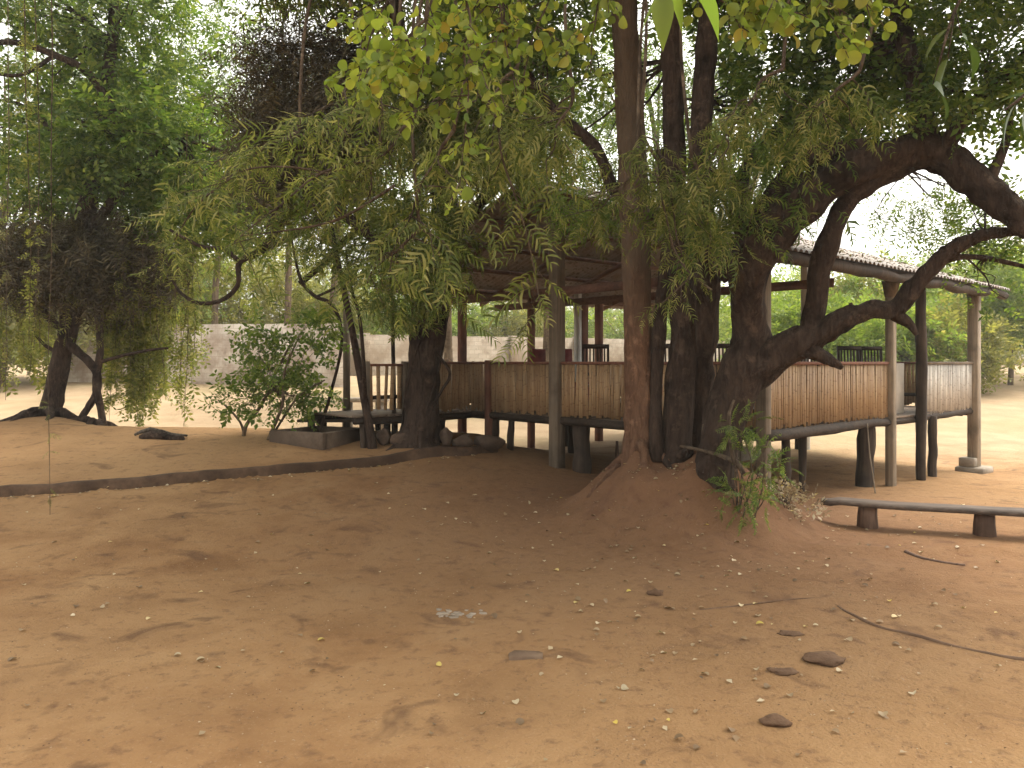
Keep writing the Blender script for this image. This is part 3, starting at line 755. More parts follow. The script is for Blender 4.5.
# ------------------------------------------------------------------ chairs
def make_chair(mat=None):
    root = empty('chair', (0, 0, 0), '', 'chair')
    m = M['chair']
    mb = MB(); mb.box((0, 0, .45), (.44, .42, .035), bev=.008); mb.build('seat', m, root)
    for sx in (-1, 1):
        mb = MB(); mb.bar((sx * .19, -.18, 0), (sx * .19, -.18, .435), .04, .04); mb.build('leg', m, root)
        mb = MB(); mb.bar((sx * .195, .19, 0), (sx * .195, .2, .435), .04, .04); mb.build('leg', m, root)
    mb = MB()
    for sx in (-1, 1): mb.bar((sx * .195, .195, .47), (sx * .195, .25, 1.07), .035, .04)
    mb.bar((-.21, .25, 1.05), (.21, .25, 1.05), .05, .07); mb.bar((-.19, .215, .62), (.19, .215, .62), .03, .05)
    for k in range(6):
        x = -.14 + .056 * k; mb.bar((x, .217, .64), (x, .25, 1.025), .024, .016, up=(0, 1, 0))
    mb.build('backrest', m, root)
    return root
def copy_thing(o):
    c = o.copy(); COL.objects.link(c)
    for ch in [x for x in COL.objects if x.parent == o]:
        d = ch.copy(); COL.objects.link(d); d.parent = c
    return c
ch0 = make_chair(); cgp = 'slat-back chairs on the pavilion deck'
def ts_of(px, s):
    # t on the deck line s that is seen at picture column px
    k = (px - CX) / F; b = C0 + Vv * s
    return (k * b[1] - b[0]) / (U[0] - k * U[1])
chairs = [(596, 3.2, -2.5, 'dark slat-back chair standing alone behind the ridge post'),
          (664, 2.3, -2.3, 'dark slat-back chair seen between the red trunk and the twin trunks'),
          (729, 1.6, -2.3, 'dark slat-back chair seen between the twin trunks and the leaning trunk'),
          (812, 1.5, -2.4, 'dark slat-back chair just above the low limb of the leaning tree'),
          (856, 1.2, -2.35, 'dark slat-back chair in front of the long side, farther from the log post'),
          (876, 1.1, -2.4, 'dark slat-back chair beside the pale middle post')]
for i, (px, s, rz, lab) in enumerate(chairs):
    t = ts_of(px, s); p = PV(t, s, FZ - .008); c = ch0 if i == 0 else copy_thing(ch0)
    c.location = tuple(p); c.rotation_euler = (0, 0, .15 * rng.normal()); tag(c, lab, 'chair', cgp)
m, nt, out = new_mat('red_cloth'); finish(nt, out, ramp(nt, noise(nt, coords(nt), 8), [(.3, (.10, .014, .013)), (.7, (.21, .032, .028))]), .8); M['red_cloth'] = m
for px, s, lab in ((546, 4.6, 'chair draped in red cloth partly hidden by the ridge post'), (573, 4.2, 'chair draped in red cloth beside the pale steel post')):
    t = ts_of(px, s); p = PV(t, s, FZ - .008)
    r_ = empty('draped_chair', p, lab, 'chair', 'red draped chairs')
    mb = MB(); mb.box(p + UP * .24, (.46, .46, .46), U, Vv, UP, .03); mb.build('seat_cover', M['red_cloth'], r_)
    mb = MB(); mb.box(p + UP * .75 + Vv * .2, (.34, .07, .56), U, Vv, UP, .03); mb.build('back_cover', M['red_cloth'], r_)
# table
t = ts_of(840, 2.4); p = PV(t, 2.3, FZ - .008)
tb = empty('table', p, 'dark wooden table behind the chairs on the deck', 'table')
mb = MB(); mb.box(p + UP * .76, (1.6, .8, .05), U, Vv, UP, .01); mb.build('table_top', M['chair'], tb)
for a_ in (-.7, .7):
    for b_ in (-.32, .32):
        mb = MB(); mb.box(p + U * a_ + Vv * b_ + UP * .367, (.07, .07, .735), U, Vv, UP); mb.build('leg', M['chair'], tb)

# ------------------------------------------------------------------ bench on the right
b0 = G(868, 527); b1 = G(985, 535); sz = CH - (503 - HY) / F * b0[1]
dirb = norm((b1 - b0) * (1, 1, 0)); ben = empty('bench', (b0 + b1) / 2, 'rough plank bench on two wooden stumps beside the pavilion', 'bench')
for q in (b0, b1):
    mb = MB(); mb.tube([(q[0], q[1], q[2] - .08), (q[0] - .005, q[1], q[2] + .12), (q[0], q[1], sz - .018)], [.115, .1, .092], 14, .08); mb.build('leg', M['stump'], ben, smooth=True)
mb = MB(); ends = []
n = 26; A = b0 - dirb * .48; L = 2.55; pr = np.array((-dirb[1], dirb[0], 0))
rows = []
for k in range(n + 1):
    x = L * k / n; w0 = .15 + .02 * float(vnoise(x * 3, .5)); w1 = .15 + .025 * float(vnoise(x * 2.6, 7.5)); zc = sz + .02 * float(vnoise(x * 1.3, 2)) - (.02 if k < 2 else 0)
    if k == 0: w0 *= .55; w1 *= .7
    c = A + dirb * x
    rows.append([c - pr * w0 + UP * (zc - c[2] - .022), c - pr * w0 + UP * (zc - c[2] + .018), c + pr * w1 + UP * (zc - c[2] + .022), c + pr * w1 + UP * (zc - c[2] - .022)])
q = [];
for k in range(n):
    for j in range(4): q.append((k * 4 + j, k * 4 + 4 + j, k * 4 + 4 + (j + 1) % 4, k * 4 + (j + 1) % 4))
mb.add(np.array(rows).reshape(-1, 3), q, polys=[[0, 1, 2, 3], [n * 4 + 3, n * 4 + 2, n * 4 + 1, n * 4]])
mb.build('seat', M['bench'], ben)

# ------------------------------------------------------------------ walls beyond
def wall(name, a, b, h, mat, label, th=.2, piers=0):
    a = np.array(a); b = np.array(b); c = (a + b) / 2; d = norm((b - a) * (1, 1, 0)); L = np.linalg.norm((b - a)[:2])
    o = empty(name, c, label, 'wall'); ang = math.atan2(d[1], d[0]); o.rotation_euler = (0, 0, ang)
    mb = MB(); k = 24; top = []
    xs = np.linspace(-L / 2, L / 2, k + 1)
    for y in (-th / 2, th / 2):
        for x in xs:
            top.append((x, y, h + .03 * float(vnoise(x * 1.2, 3))))
    v = [(x, y, -.6) for y in (-th / 2, th / 2) for x in xs] + top; m_ = k + 1; q = []
    for i in range(k):
        q += [(i, i + 1, 2 * m_ + i + 1, 2 * m_ + i), (m_ + i + 1, m_ + i, 3 * m_ + i, 3 * m_ + i + 1), (2 * m_ + i, 2 * m_ + i + 1, 3 * m_ + i + 1, 3 * m_ + i)]
    q += [(m_, 0, 2 * m_, 3 * m_), (k, m_ + k, 3 * m_ + k, 2 * m_ + k)]
    mb.add(v, q); w = mb.build('masonry', mat, None); w.parent = o
    for i in range(piers):
        x = -L / 2 + L * (i + .5) / piers
        mb = MB(); mb.box((x, -th / 2 - .06, h / 2 - .25), (.38, .12 + th, h + .62), bev=.01); w = mb.build('pier', mat, None); w.parent = o
def wp(px, z, zz=None):
    x = (px - CX) / F * z; return (x, z, gz(x, z))
wall('boundary_wall', wp(322, 35), wp(760, 48), 1.85, M['wall_grey'], 'long grey brown block wall with piers behind the pavilion', piers=7)
wall('whitewashed_wall', wp(60, 30), wp(345, 28), 2.15, M['wall_white'], 'stained whitewashed wall behind the leafy shrub', piers=0)

# ------------------------------------------------------------------ trees
def trunk_tube(mb, pts, seg=12, rough=.14, flute=.0, smooth=8, sd=0, cap=True):
    P = [W(px, py, z) for (px, py, z, r) in pts]; rr = [r / F * z for (px, py, z, r) in pts]
    mb.tube(P, rr, seg, rough, smooth, cap, flute, sd)
    return P
def tree_root(name, base, label, cat='tree', group=None):
    return empty(name, base, label, cat, group)
def flare(mb, c, r, n, L, sd, h=.22, rr=.05):
    for k in range(n):
        a = 2 * math.pi * (k + .4 * rng.random()) / n + sd
        l = L * (.6 + .6 * rng.random()); d = np.array((math.cos(a), math.sin(a), 0)); s_ = np.array((-d[1], d[0], 0))
        pts = []; rs = []
        for t in (0, .25, .55, 1):
            q = np.array(c) + d * (r * .45 + l * t) + s_ * .12 * rng.normal() * t
            zz = gz(q[0], q[1]); q[2] = max(zz + rr * (.3 - .75 * t), zz - .06) + h * (1 - t) ** 2.2
            if t == 0: q[2] = c[2] + h
            pts.append(q); rs.append(rr * (1.5 - 1.1 * t))
        mb.tube(pts, rs, 7, .1, smooth=4, sd=k)

# --- reddish straight tree
base = W(642, 452, 9.0)
tr_red = tree_root('tree', base, 'straight tree with smooth reddish trunk on the earth mound')
mb = MB()
trunk_tube(mb, [(643, 475, 9.0, 23), (642, 450, 9.0, 18), (641, 400, 9.0, 15.5), (638, 330, 9.0, 14), (636, 260, 9, 14), (634, 180, 9, 14.5), (629, 100, 9.0, 14), (623, 0, 8.9, 13), (612, -130, 8.8, 11), (600, -300, 8.7, 8), (596, -420, 8.6, 4)], 24, .1, .04, sd=1)
flare(mb, W(642, 470, 9.0), .2, 5, .45, .3, .14, .05)
cr = MB()
cc = crown_blob(cr, SPRAY, W(600, -330, 8.6), (3.3, 3.2, 1.7), 430, 14, .26, .36)  # crown above the view, widened and thickened to shade the ground
limbs(mb, W(604, -200, 8.75), cc, 16, .06)
c2 = crown_blob(cr, SPRAY, W(520, 50, 9.9), (1.1, 1.2, .6), 60, 12, .2, .26)
limbs(mb, W(540, 90, 9.45), c2, 10, .02)
c4 = crown_blob(cr, FROND_LO, W(596, 200, 9.7), (.55, .5, .22), 24, 8, .14, .22); limbs(mb, W(630, 190, 9.0), c4, 9, .016)
mb.build('trunk', M['bark_red'], tr_red, smooth=True); cr.build('crown', M['leaf_mid'], tr_red)

# --- twin dark trunks
base = W(690, 450, 8.7)
tr_tw = tree_root('tree', base, 'dark tree with twin upright trunks between the red trunk and the leaning trunk')
mb = MB()
trunk_tube(mb, [(678, 470, 8.8, 20), (678, 440, 8.8, 15.5), (680, 380, 8.8, 14.5), (685, 330, 8.8, 13.5), (681, 260, 8.8, 12.5), (676, 180, 8.8, 10.5), (672, 60, 8.7, 9.5), (667, -90, 8.6, 8), (655, -300, 8.5, 5)], 24, .16, .05, sd=4)
trunk_tube(mb, [(700, 470, 8.95, 19), (696, 440, 8.95, 14), (699, 380, 8.9, 13), (706, 330, 8.7, 11.5), (707, 260, 8.55, 12.5), (700, 170, 8.5, 11), (706, 60, 8.5, 10.5), (714, -80, 8.5, 9), (730, -300, 8.9, 5)], 24, .16, .05, sd=5)
trunk_tube(mb, [(656, 462, 8.75, 8), (656, 400, 8.8, 5.5), (659, 330, 8.85, 7), (664, 280, 8.9, 6.5), (668, 220, 8.9, 5), (660, 150, 9, 4)], 9, .12, sd=6)
trunk_tube(mb, [(668, 228, 8.9, 6), (650, 208, 9.25, 7), (628, 196, 9.3, 7), (612, 186, 9.3, 6.5), (605, 166, 9.3, 6), (594, 145, 9.3, 6), (570, 124, 9.3, 5), (550, 104, 9.4, 4), (530, 75, 9.5, 3), (505, 40, 9.7, 2)], 10, .16, sd=2)
flare(mb, W(695, 462, 8.75), .3, 5, .4, 1.0, .14, .05)
cr = MB()
cc = crown_blob(cr, SPRAY, W(690, -310, 8.0), (3.2, 3.2, 1.6), 420, 14, .26, .36); limbs(mb, W(690, -160, 8.7), cc, 14, .06)  # upper crown out of view, made larger and denser to cast shade
c3 = crown_blob(cr, SPRAY_N, W(735, 105, 10.3), (1.25, .9, 1.0), 62, 9, .17, .22); limbs(mb, W(704, 100, 9.0), c3, 12, .02)
c3 = crown_blob(cr, SPRAY_N, W(590, 110, 10.8), (1.1, .9, 1.0), 55, 9, .17, .22); limbs(mb, W(672, 60, 8.7), c3, 8, .02)
c4 = crown_blob(cr, FROND_LO, W(690, 200, 8.0), (.6, .4, .22), 13, 7, .14, .2); limbs(mb, W(690, 190, 8.6), c4, 8, .014)
mb.build('trunk', M['bark_dark'], tr_tw, smooth=True); cr.build('crown', M['leaf_mid'], tr_tw)

# --- leaning gnarled tree
base = W(730, 455, 8.3)
tr_ln = tree_root('tree', base, 'huge gnarled dark tree leaning over the pavilion with a long low limb')
mb = MB()
trunk_tube(mb, [(714, 485, 8.35, 22), (719, 450, 8.3, 18), (729, 412, 8.3, 21), (744, 372, 8.3, 23), (752, 340, 8.25, 19), (748, 300, 8.1, 16), (750, 268, 7.9, 20), (768, 238, 7.75, 22), (800, 204, 7.7, 21), (835, 180, 7.65, 20), (885, 160, 7.6, 19), (932, 150, 7.6, 17), (968, 175, 7.4, 16), (1005, 207, 7.2, 14), (1050, 235, 7.0, 11), (1120, 250, 6.8, 7)], 30, .2, .05, sd=8)
trunk_tube(mb, [(744, 376, 8.3, 20), (768, 360, 8.2, 19), (792, 347, 8.1, 17), (818, 334, 8.0, 13), (842, 321, 7.9, 11), (868, 311, 7.85, 9), (896, 308, 7.8, 9), (914, 288, 7.7, 9), (940, 258, 7.6, 7.5), (965, 242, 7.5, 6.5), (990, 234, 7.4, 5.5), (1040, 232, 7.2, 4), (1090, 250, 7.1, 2)], 20, .22, sd=9)
trunk_tube(mb, [(895, 314, 7.8, 8), (908, 323, 7.75, 5), (917, 335, 7.72, 2)], 9, .12, sd=10)
trunk_tube(mb, [(800, 348, 8.05, 11), (822, 356, 7.95, 7), (836, 364, 7.9, 4.5), (842, 368, 7.9, 2)], 9, .2, sd=11)
trunk_tube(mb, [(846, 320, 7.9, 5), (853, 312, 7.85, 3.5), (860, 306, 7.8, 2)], 7, .2, sd=12)
trunk_tube(mb, [(852, 318, 7.9, 4), (852, 308, 7.9, 3), (850, 303, 7.9, 1.5)], 7, .2, sd=12.5)
trunk_tube(mb, [(808, 340, 8.05, 12), (815, 305, 8.0, 10.5), (820, 270, 7.9, 10.5), (832, 232, 7.8, 10.5), (848, 200, 7.7, 10), (872, 183, 7.65, 9), (905, 168, 7.75, 8)], 16, .18, sd=13)
trunk_tube(mb, [(757, 236, 7.8, 12), (775, 195, 7.8, 11), (800, 163, 7.8, 10), (835, 150, 7.7, 9), (870, 148, 7.6, 9)], 16, .18, sd=14)
trunk_tube(mb, [(748, 255, 7.9, 9), (738, 200, 8.1, 8), (748, 166, 8.5, 7), (769, 138, 8.9, 6.5), (797, 112, 9, 6), (818, 92, 9.1, 5), (850, 50, 9.2, 4), (880, 0, 9.3, 3)], 9, .12, sd=15)
trunk_tube(mb, [(925, 152, 7.65, 15), (922, 120, 7.6, 12), (915, 80, 7.6, 10), (902, 30, 7.6, 9), (890, -60, 7.6, 7), (870, -200, 7.6, 4)], 16, .18, sd=16)
trunk_tube(mb, [(945, 152, 7.5, 9), (962, 118, 7.3, 7), (985, 92, 7.2, 6), (1020, 60, 7.0, 5), (1070, 10, 6.8, 3)], 9, .14, sd=17)
trunk_tube(mb, [(985, 192, 7.3, 6), (996, 165, 7.3, 5.5), (1006, 140, 7.3, 4.5), (1012, 100, 7.3, 3)], 8, .14, sd=18)
trunk_tube(mb, [(930, 268, 7.65, 4), (955, 258, 7.6, 3.3), (985, 258, 7.6, 2.8), (1030, 268, 7.5, 2)], 7, .1, sd=19)
trunk_tube(mb, [(968, 259, 7.6, 1.2), (985, 276, 7.6, .9), (992, 290, 7.6, .6), (1005, 298, 7.6, .4)], 5, .1, sd=20)
trunk_tube(mb, [(735, 275, 7.95, 14), (718, 255, 8.0, 10), (704, 242, 8.1, 6)], 9, .18, sd=21)
pass
cr = MB()
def add_c(tm, px, py, z, rad, cl, per, clr, size, st, nl, r0, **k):
    c = crown_blob(cr, tm, W(px, py, z), rad, cl, per, clr, size, **k)
    if nl: limbs(mb, W(*st), c, nl, r0)
add_c(SPRAY, 850, 80, 8.6, (1.15, 1.0, .75), 100, 13, .17, .24, (902, 40, 7.6), 16, .03)
add_c(FROND_LO, 800, 130, 8.0, (.6, .6, .5), 26, 8, .15, .22, (800, 112, 9), 8, .015)
add_c(SPRAY, 985, 60, 7.2, (.75, .8, .75), 66, 12, .16, .22, (985, 92, 7.2), 12, .02)
add_c(SPRAY, 760, -60, 8.8, (1.6, 1.4, .9), 110, 12, .2, .26, (850, 50, 9.2), 12, .03)
add_c(SPRAY, 960, -230, 7.4, (3.2, 3.2, 1.6), 420, 14, .26, .36, (890, -60, 7.6), 16, .06)  # overhead crown above the view, enlarged to darken the ground below
add_c(SPRAY_N, 925, 205, 9.3, (.55, .4, .35), 22, 8, .13, .2, (900, 165, 7.76), 6, .012, droop=.8)
add_c(FROND_LO, 745, 200, 7.9, (.7, .5, .45), 30, 9, .16, .22, (738, 200, 8.6), 8, .015)
add_c(SPRAY, 1000, 280, 7.7, (.3, .4, .22), 5, 6, .12, .15, (985, 258, 7.6), 4, .01)
add_c(SPRAY, 955, 250, 7.9, (.35, .4, .2), 9, 7, .1, .14, (940, 258, 7.6), 5, .01)
add_c(SPRAY, 1000, 215, 7.9, (.45, .6, .35), 16, 9, .12, .16, (985, 234, 7.4), 6, .012)
mb.build('trunk', M['bark_dark'], tr_ln, smooth=True); cr.build('crown', M['leaf_mid'], tr_ln)

# --- vine-wrapped tree at the pavilion's far corner
tr_p = tree_root('tree', W(420, 446, 12.2), 'thick dark tree wrapped in vine stems beside the raised walkway')
mb = MB()
trunk_tube(mb, [(416, 462, 12.2, 30), (419, 440, 12.2, 22), (423, 400, 12.2, 17), (427, 350, 12.2, 15.5), (431, 312, 12.2, 16.5), (440, 272, 12.2, 17), (450, 235, 12.2, 14), (440, 180, 12.0, 12), (420, 120, 11.7, 9), (400, 40, 11.8, 7), (385, -80, 12.2, 4)], 26, .18, .06, sd=30)
trunk_tube(mb, [(432, 300, 12.2, 10), (405, 268, 11.3, 8), (372, 236, 11.2, 6), (330, 205, 11.2, 5), (280, 170, 11.3, 3.5), (240, 150, 11.4, 2)], 9, .14, sd=31)
trunk_tube(mb, [(448, 240, 12.2, 8), (478, 205, 12.0, 6), (505, 175, 11.7, 4.5), (530, 150, 11.8, 3)], 8, .14, sd=32)
trunk_tube(mb, [(405, -30, 12.2, 6), (430, -70, 10, 6.5), (470, -95, 8, 8), (500, -100, 6.2, 9), (520, -100, 5.0, 9), (530, -110, 4.2, 8), (540, -130, 3.4, 5)], 9, .14, sd=34)
trunk_tube(mb, [(520, -100, 5.2, 7), (620, -95, 5.0, 7), (720, -98, 4.6, 7), (820, -98, 4.5, 6), (900, -100, 4.4, 4)], 8, .12, sd=35)
trunk_tube(mb, [(490, -98, 6.4, 6), (420, -98, 5.6, 6.5), (360, -98, 5.6, 6), (280, -95, 6.0, 4)], 8, .12, sd=36)
trunk_tube(mb, [(485, -98, 7.0, 6), (600, -95, 6.8, 6), (700, -95, 6.8, 5), (790, -95, 6.6, 4), (880, -95, 6.4, 3)], 8, .12, sd=37)
for k in range(7):                                               # climbing stems wound round the trunk
    ph = 6.28 * k / 7; pts = []
    for j in range(12):
        y = 445 - 14 * j; r = (19 - .3 * j) / F * 12.2; a = ph + (.22 if k % 2 else -.16) * j; q = W(np.interp(y, [312, 350, 400, 440], [431, 427, 423, 419]), y, 12.2)
        pts.append(q + np.array((math.cos(a) * r, math.sin(a) * r, 0)))
    mb.tube(pts, .012 + .01 * rng.random(), 6, smooth=3)
trunk_tube(mb, [(408, 325, 12.0, 1.6), (448, 368, 12.0, 1.6), (442, 390, 12.0, 1.4), (425, 415, 12.0, 1.4), (405, 440, 12.0, 1.6)], 6, sd=33)
flare(mb, W(418, 450, 12.2), .28, 6, .4, .2, .12, .045)
cr = MB(); dk = MB()
cc = crown_blob(dk, SPRAY_N, W(318, 108, 12.2), (1.25, 1.2, 1.25), 330, 14, .2, .27, droop=.9, shell=.4); limbs(mb, W(405, 60, 11.8), cc, 34, .03)
cc = crown_blob(dk, SPRAY_N, W(290, 175, 12.0), (.9, .9, .6), 80, 11, .2, .27, droop=1.0); limbs(mb, W(330, 205, 11.2), cc, 16, .02)
cc = crown_blob(cr, FROND_LO, W(420, 235, 11.2), (.7, .8, .6), 90, 11, .16, .25); limbs(mb, W(440, 272, 11.5), cc, 12, .02)
cc = crown_blob(cr, FROND_LO, W(405, 300, 10.9), (.4, .4, .28), 30, 9, .12, .22); limbs(mb, W(431, 312, 11.5), cc, 6, .012)
cc = crown_blob(cr, FROND_LO, W(500, 140, 10.8), (1.0, .9, .5), 80, 9, .18, .26); limbs(mb, W(478, 205, 11.6), cc, 14, .02)
cc = crown_blob(cr, FROND_LO, W(455, 110, 11.4), (1.2, 1.2, .9), 170, 11, .2, .27); limbs(mb, W(420, 120, 11.7), cc, 12, .03)
cc = crown_blob(cr, FROND_LO, W(390, -130, 10.8), (3.2, 3.4, 1.5), 420, 13, .28, .40); limbs(mb, W(390, -40, 11.8), cc, 12, .03)  # canopy above the view, spread dense for shade on the yard
mb.build('trunk', M['bark_dark'], tr_p, smooth=True); cr.build('crown', M['leaf_fine'], tr_p); dk.build('withered_crown', M['leaf_brown'], tr_p)

# --- weeping tree on the left
tr_l = tree_root('weeping_tree', W(47, 433, 15.2), 'dark weeping tree with crossed props on the raised bed')
mb = MB()
trunk_tube(mb, [(44, 446, 15.2, 13), (47, 430, 15.2, 10.5), (57, 380, 15.2, 9), (67, 335, 15.2, 9), (76, 290, 15.2, 11), (84, 235, 15.2, 10), (95, 160, 15.2, 8), (110, 60, 15.2, 6), (120, -60, 15.2, 4)], 12, .15, .05, sd=40)
trunk_tube(mb, [(66, 342, 15.2, 5), (85, 358, 15, 4.2), (96, 372, 14.9, 4), (97, 390, 14.9, 4), (88, 408, 14.9, 3.4), (76, 424, 14.9, 3)], 8, .14, sd=41)
trunk_tube(mb, [(90, 285, 15.1, 4), (98, 320, 15, 3.4), (100, 352, 14.9, 3.5), (96, 382, 14.85, 4), (101, 410, 14.9, 3.6), (105, 433, 14.9, 4)], 8, .14, sd=42)
trunk_tube(mb, [(56, 352, 15.2, 2.5), (45, 345, 15.1, 1.8), (36, 336, 15.1, 1.2)], 6, .1, sd=43)
trunk_tube(mb, [(66, 330, 15.2, 5), (50, 320, 15.2, 3.6), (36, 300, 15.2, 3)], 7, .1, sd=44)
trunk_tube(mb, [(100, 362, 14.9, 2), (125, 355, 14.6, 1.6), (150, 350, 14.4, 1.4), (168, 348, 14.3, 1)], 6, .05, sd=45)
trunk_tube(mb, [(84, 240, 15.2, 6), (130, 180, 14.9, 4.5), (180, 140, 14.7, 3.5), (235, 160, 14.5, 2)], 8, .12, sd=46)
trunk_tube(mb, [(105, 90, 15.2, 5), (112, 110, 14.9, 4.5), (90, 75, 14.6, 4), (55, 55, 14.4, 3.4), (10, 42, 14.2, 3), (-40, 50, 14, 2)], 8, .12, sd=47)
trunk_tube(mb, [(55, 55, 14.4, 2.4), (20, 75, 14.2, 2), (-20, 70, 14.2, 1.5)], 6, .1, sd=48)
trunk_tube(mb, [(93, 180, 15.2, 4), (60, 140, 14.8, 3.2), (30, 110, 14.6, 2.4), (5, 100, 14.4, 1.6)], 7, .1, sd=49)
flare(mb, W(47, 434, 15.2), .18, 9, 1.0, .4, .2, .08)
flare(mb, W(96, 434, 14.95), .06, 6, .6, .1, .1, .06)
cr = MB(); dk = MB()
cc = crown_blob(dk, SPRAY_N, W(82, 262, 15.3), (1.7, 1.5, .85), 330, 13, .22, .32, droop=1.4, shell=.4); limbs(mb, W(84, 235, 15.2), cc, 26, .03)
cc = crown_blob(cr, SPRAY, W(120, 150, 15.4), (2.8, 2.0, 1.4), 260, 11, .25, .34); limbs(mb, W(100, 130, 15.2), cc, 18, .04)
cc = crown_blob(cr, SPRAY, W(70, 10, 15.4), (3.2, 2.4, 1.5), 190, 11, .26, .34); limbs(mb, W(112, 40, 15.2), cc, 14, .03)
cc = crown_blob(cr, SPRAY, W(225, 215, 14.6), (1.2, 1.2, .55), 66, 10, .2, .3); limbs(mb, W(180, 140, 14.7), cc, 10, .02)
# weeping strings
st = MB(); lv = MB()
def string(px, y0, y1, z, leaf, ls, n, sway=.05):
    a = W(px, y0, z); b = W(px, y1, z); pts = [a + (b - a) * t + np.array((sway * float(vnoise(t * 2 + px, 3.1)), sway * float(vnoise(t * 2, px + .3)), 0)) for t in np.linspace(0, 1, 7)]
    st.tube(pts, [.005] * 6 + [.002], 4, smooth=2, cap=False)
    tt = rng.random(n); P_ = np.array([np.array([np.interp(t, np.linspace(0, 1, 7), np.array(pts)[:, k]) for k in range(3)]) for t in tt])
    scatter(lv, leaf, P_, norm(rng.normal(0, .5, (n, 3)) + (0, 0, -.9)), ls, .8)
for k in range(140):
    px = rng.choice([rng.uniform(105, 200), rng.uniform(-40, 50), rng.uniform(105, 160)]); z = rng.uniform(15.6, 18.0)
    y1 = rng.uniform(330, 425) if px > 104 else rng.uniform(320, 395)
    string(px, rng.uniform(200, 270), y1, z, SPRAY, .26, int(rng.uniform(18, 34)), .3)
for k in range(40):
    string(rng.uniform(-20, 185), 240, rng.uniform(300, 350), rng.uniform(14.2, 15), SPRAY_N, .2, 9, .15)
mb.build('trunk', M['bark_dark'], tr_l, smooth=True); cr.build('crown', M['leaf_mid'], tr_l); dk.build('withered_crown', M['leaf_brown'], tr_l)
w_ = st.build('weeping_stem', M['twig'], tr_l); lv.build('weeping_foliage', M['weep'], tr_l)

# --- thin saplings and bare curved stems
def stem_thing(name, lines, label, mat, cat='sapling', leaves=None, lm=None, rough=.08):
    p = W(*lines[0][0][:3]); o = tree_root(name, p, label, cat); mb = MB()
    for i, l in enumerate(lines): trunk_tube(mb, l, 7, rough, sd=50 + i)
    mb.build('trunk', mat, o, smooth=True)
    if leaves:
        cr = MB()
        for (tm, px, py, z, rad, cl, per, clr, size) in leaves: crown_blob(cr, tm, W(px, py, z), rad, cl, per, clr, size)
        cr.build('crown', lm, o)
    return o
stem_thing('sapling', [[(373, 452, 12.0, 5), (369, 425, 12, 4.5), (362, 385, 12, 4), (353, 335, 11.8, 3.4), (344, 290, 11.6, 3), (334, 240, 11.6, 2), (328, 190, 11.6, 1.2)],
                       [(365, 400, 12.0, 2.6), (364, 370, 11.6, 2), (360, 320, 11.6, 1.8), (352, 290, 11.6, 1.4), (346, 250, 11.6, 1)]],
           'thin forked sapling leaning beside the concrete trough', M['bark_dark'],
           leaves=[(FROND_LO, 335, 225, 11.6, (.9, .7, .45), 40, 7, .15, .24), (FROND_LO, 355, 260, 11.5, (.5, .5, .25), 24, 8, .12, .2)], lm=M['leaf_fine'])
stem_thing('sapling', [[(394, 452, 12.6, 2.6), (394, 400, 12.6, 2.2), (393, 340, 12.6, 2), (392, 290, 12.6, 1.8), (388, 240, 12.6, 1.2)]], 'single straight thin stem against the walkway parapet', M['bark_dark'],
           leaves=[(FROND_LO, 390, 245, 12.6, (.5, .5, .35), 20, 8, .12, .24)], lm=M['leaf_fine'])
stem_thing('curved_stem', [[(318, 438, 12.7, 1.6), (331, 392, 12.7, 1.6), (341, 350, 12.7, 1.6), (340, 322, 12.7, 1.7), (330, 303, 12.7, 1.8), (315, 296, 12.7, 1.9), (302, 282, 12.7, 1.8), (296, 262, 12.7, 1.3), (292, 240, 12.7, 1)],
                           [(316, 297, 12.7, 1.2), (335, 288, 12.6, 1.6), (352, 278, 12.5, 1.4)]], 'bare arching vine stem rising out of the leafy shrub', M['bark_dark'], 'vine')
stem_thing('looping_branch', [[(290, 200, 13.4, 6), (282, 222, 13.4, 5), (262, 250, 13.4, 4), (240, 262, 13.4, 3), (238, 285, 13.4, 2.4), (222, 300, 13.4, 2.2), (200, 303, 13.4, 2), (182, 294, 13.4, 1.6), (172, 280, 13.4, 1)],
                              [(262, 250, 13.4, 3), (300, 232, 13.3, 3.6), (340, 205, 13.2, 4), (380, 190, 12.9, 3)],
                              [(240, 262, 13.4, 2.2), (225, 250, 13.3, 2.6), (200, 246, 13.2, 2), (170, 230, 13.2, 1.4)],
                              [(300, 284, 13.2, 3), (325, 262, 13.2, 3.4), (352, 235, 13.0, 4), (390, 215, 12.6, 4)]], 'dark looping branches hanging below the withered crown', M['bark_dark'], 'branch',
           leaves=[(FROND_LO, 255, 225, 13.2, (1.0, .7, .35), 20, 6, .16, .24), (FROND_LO, 320, 250, 13.2, (.8, .6, .35), 16, 6, .15, .24), (FROND_LO, 225, 285, 13.4, (.7, .5, .4), 11, 5, .15, .24), (FROND_LO, 300, 295, 13.1, (.6, .5, .35), 9, 5, .15, .22), (FROND_LO, 190, 255, 13.6, (.6, .5, .4), 12, 6, .15, .26)], lm=M['leaf_frond'])

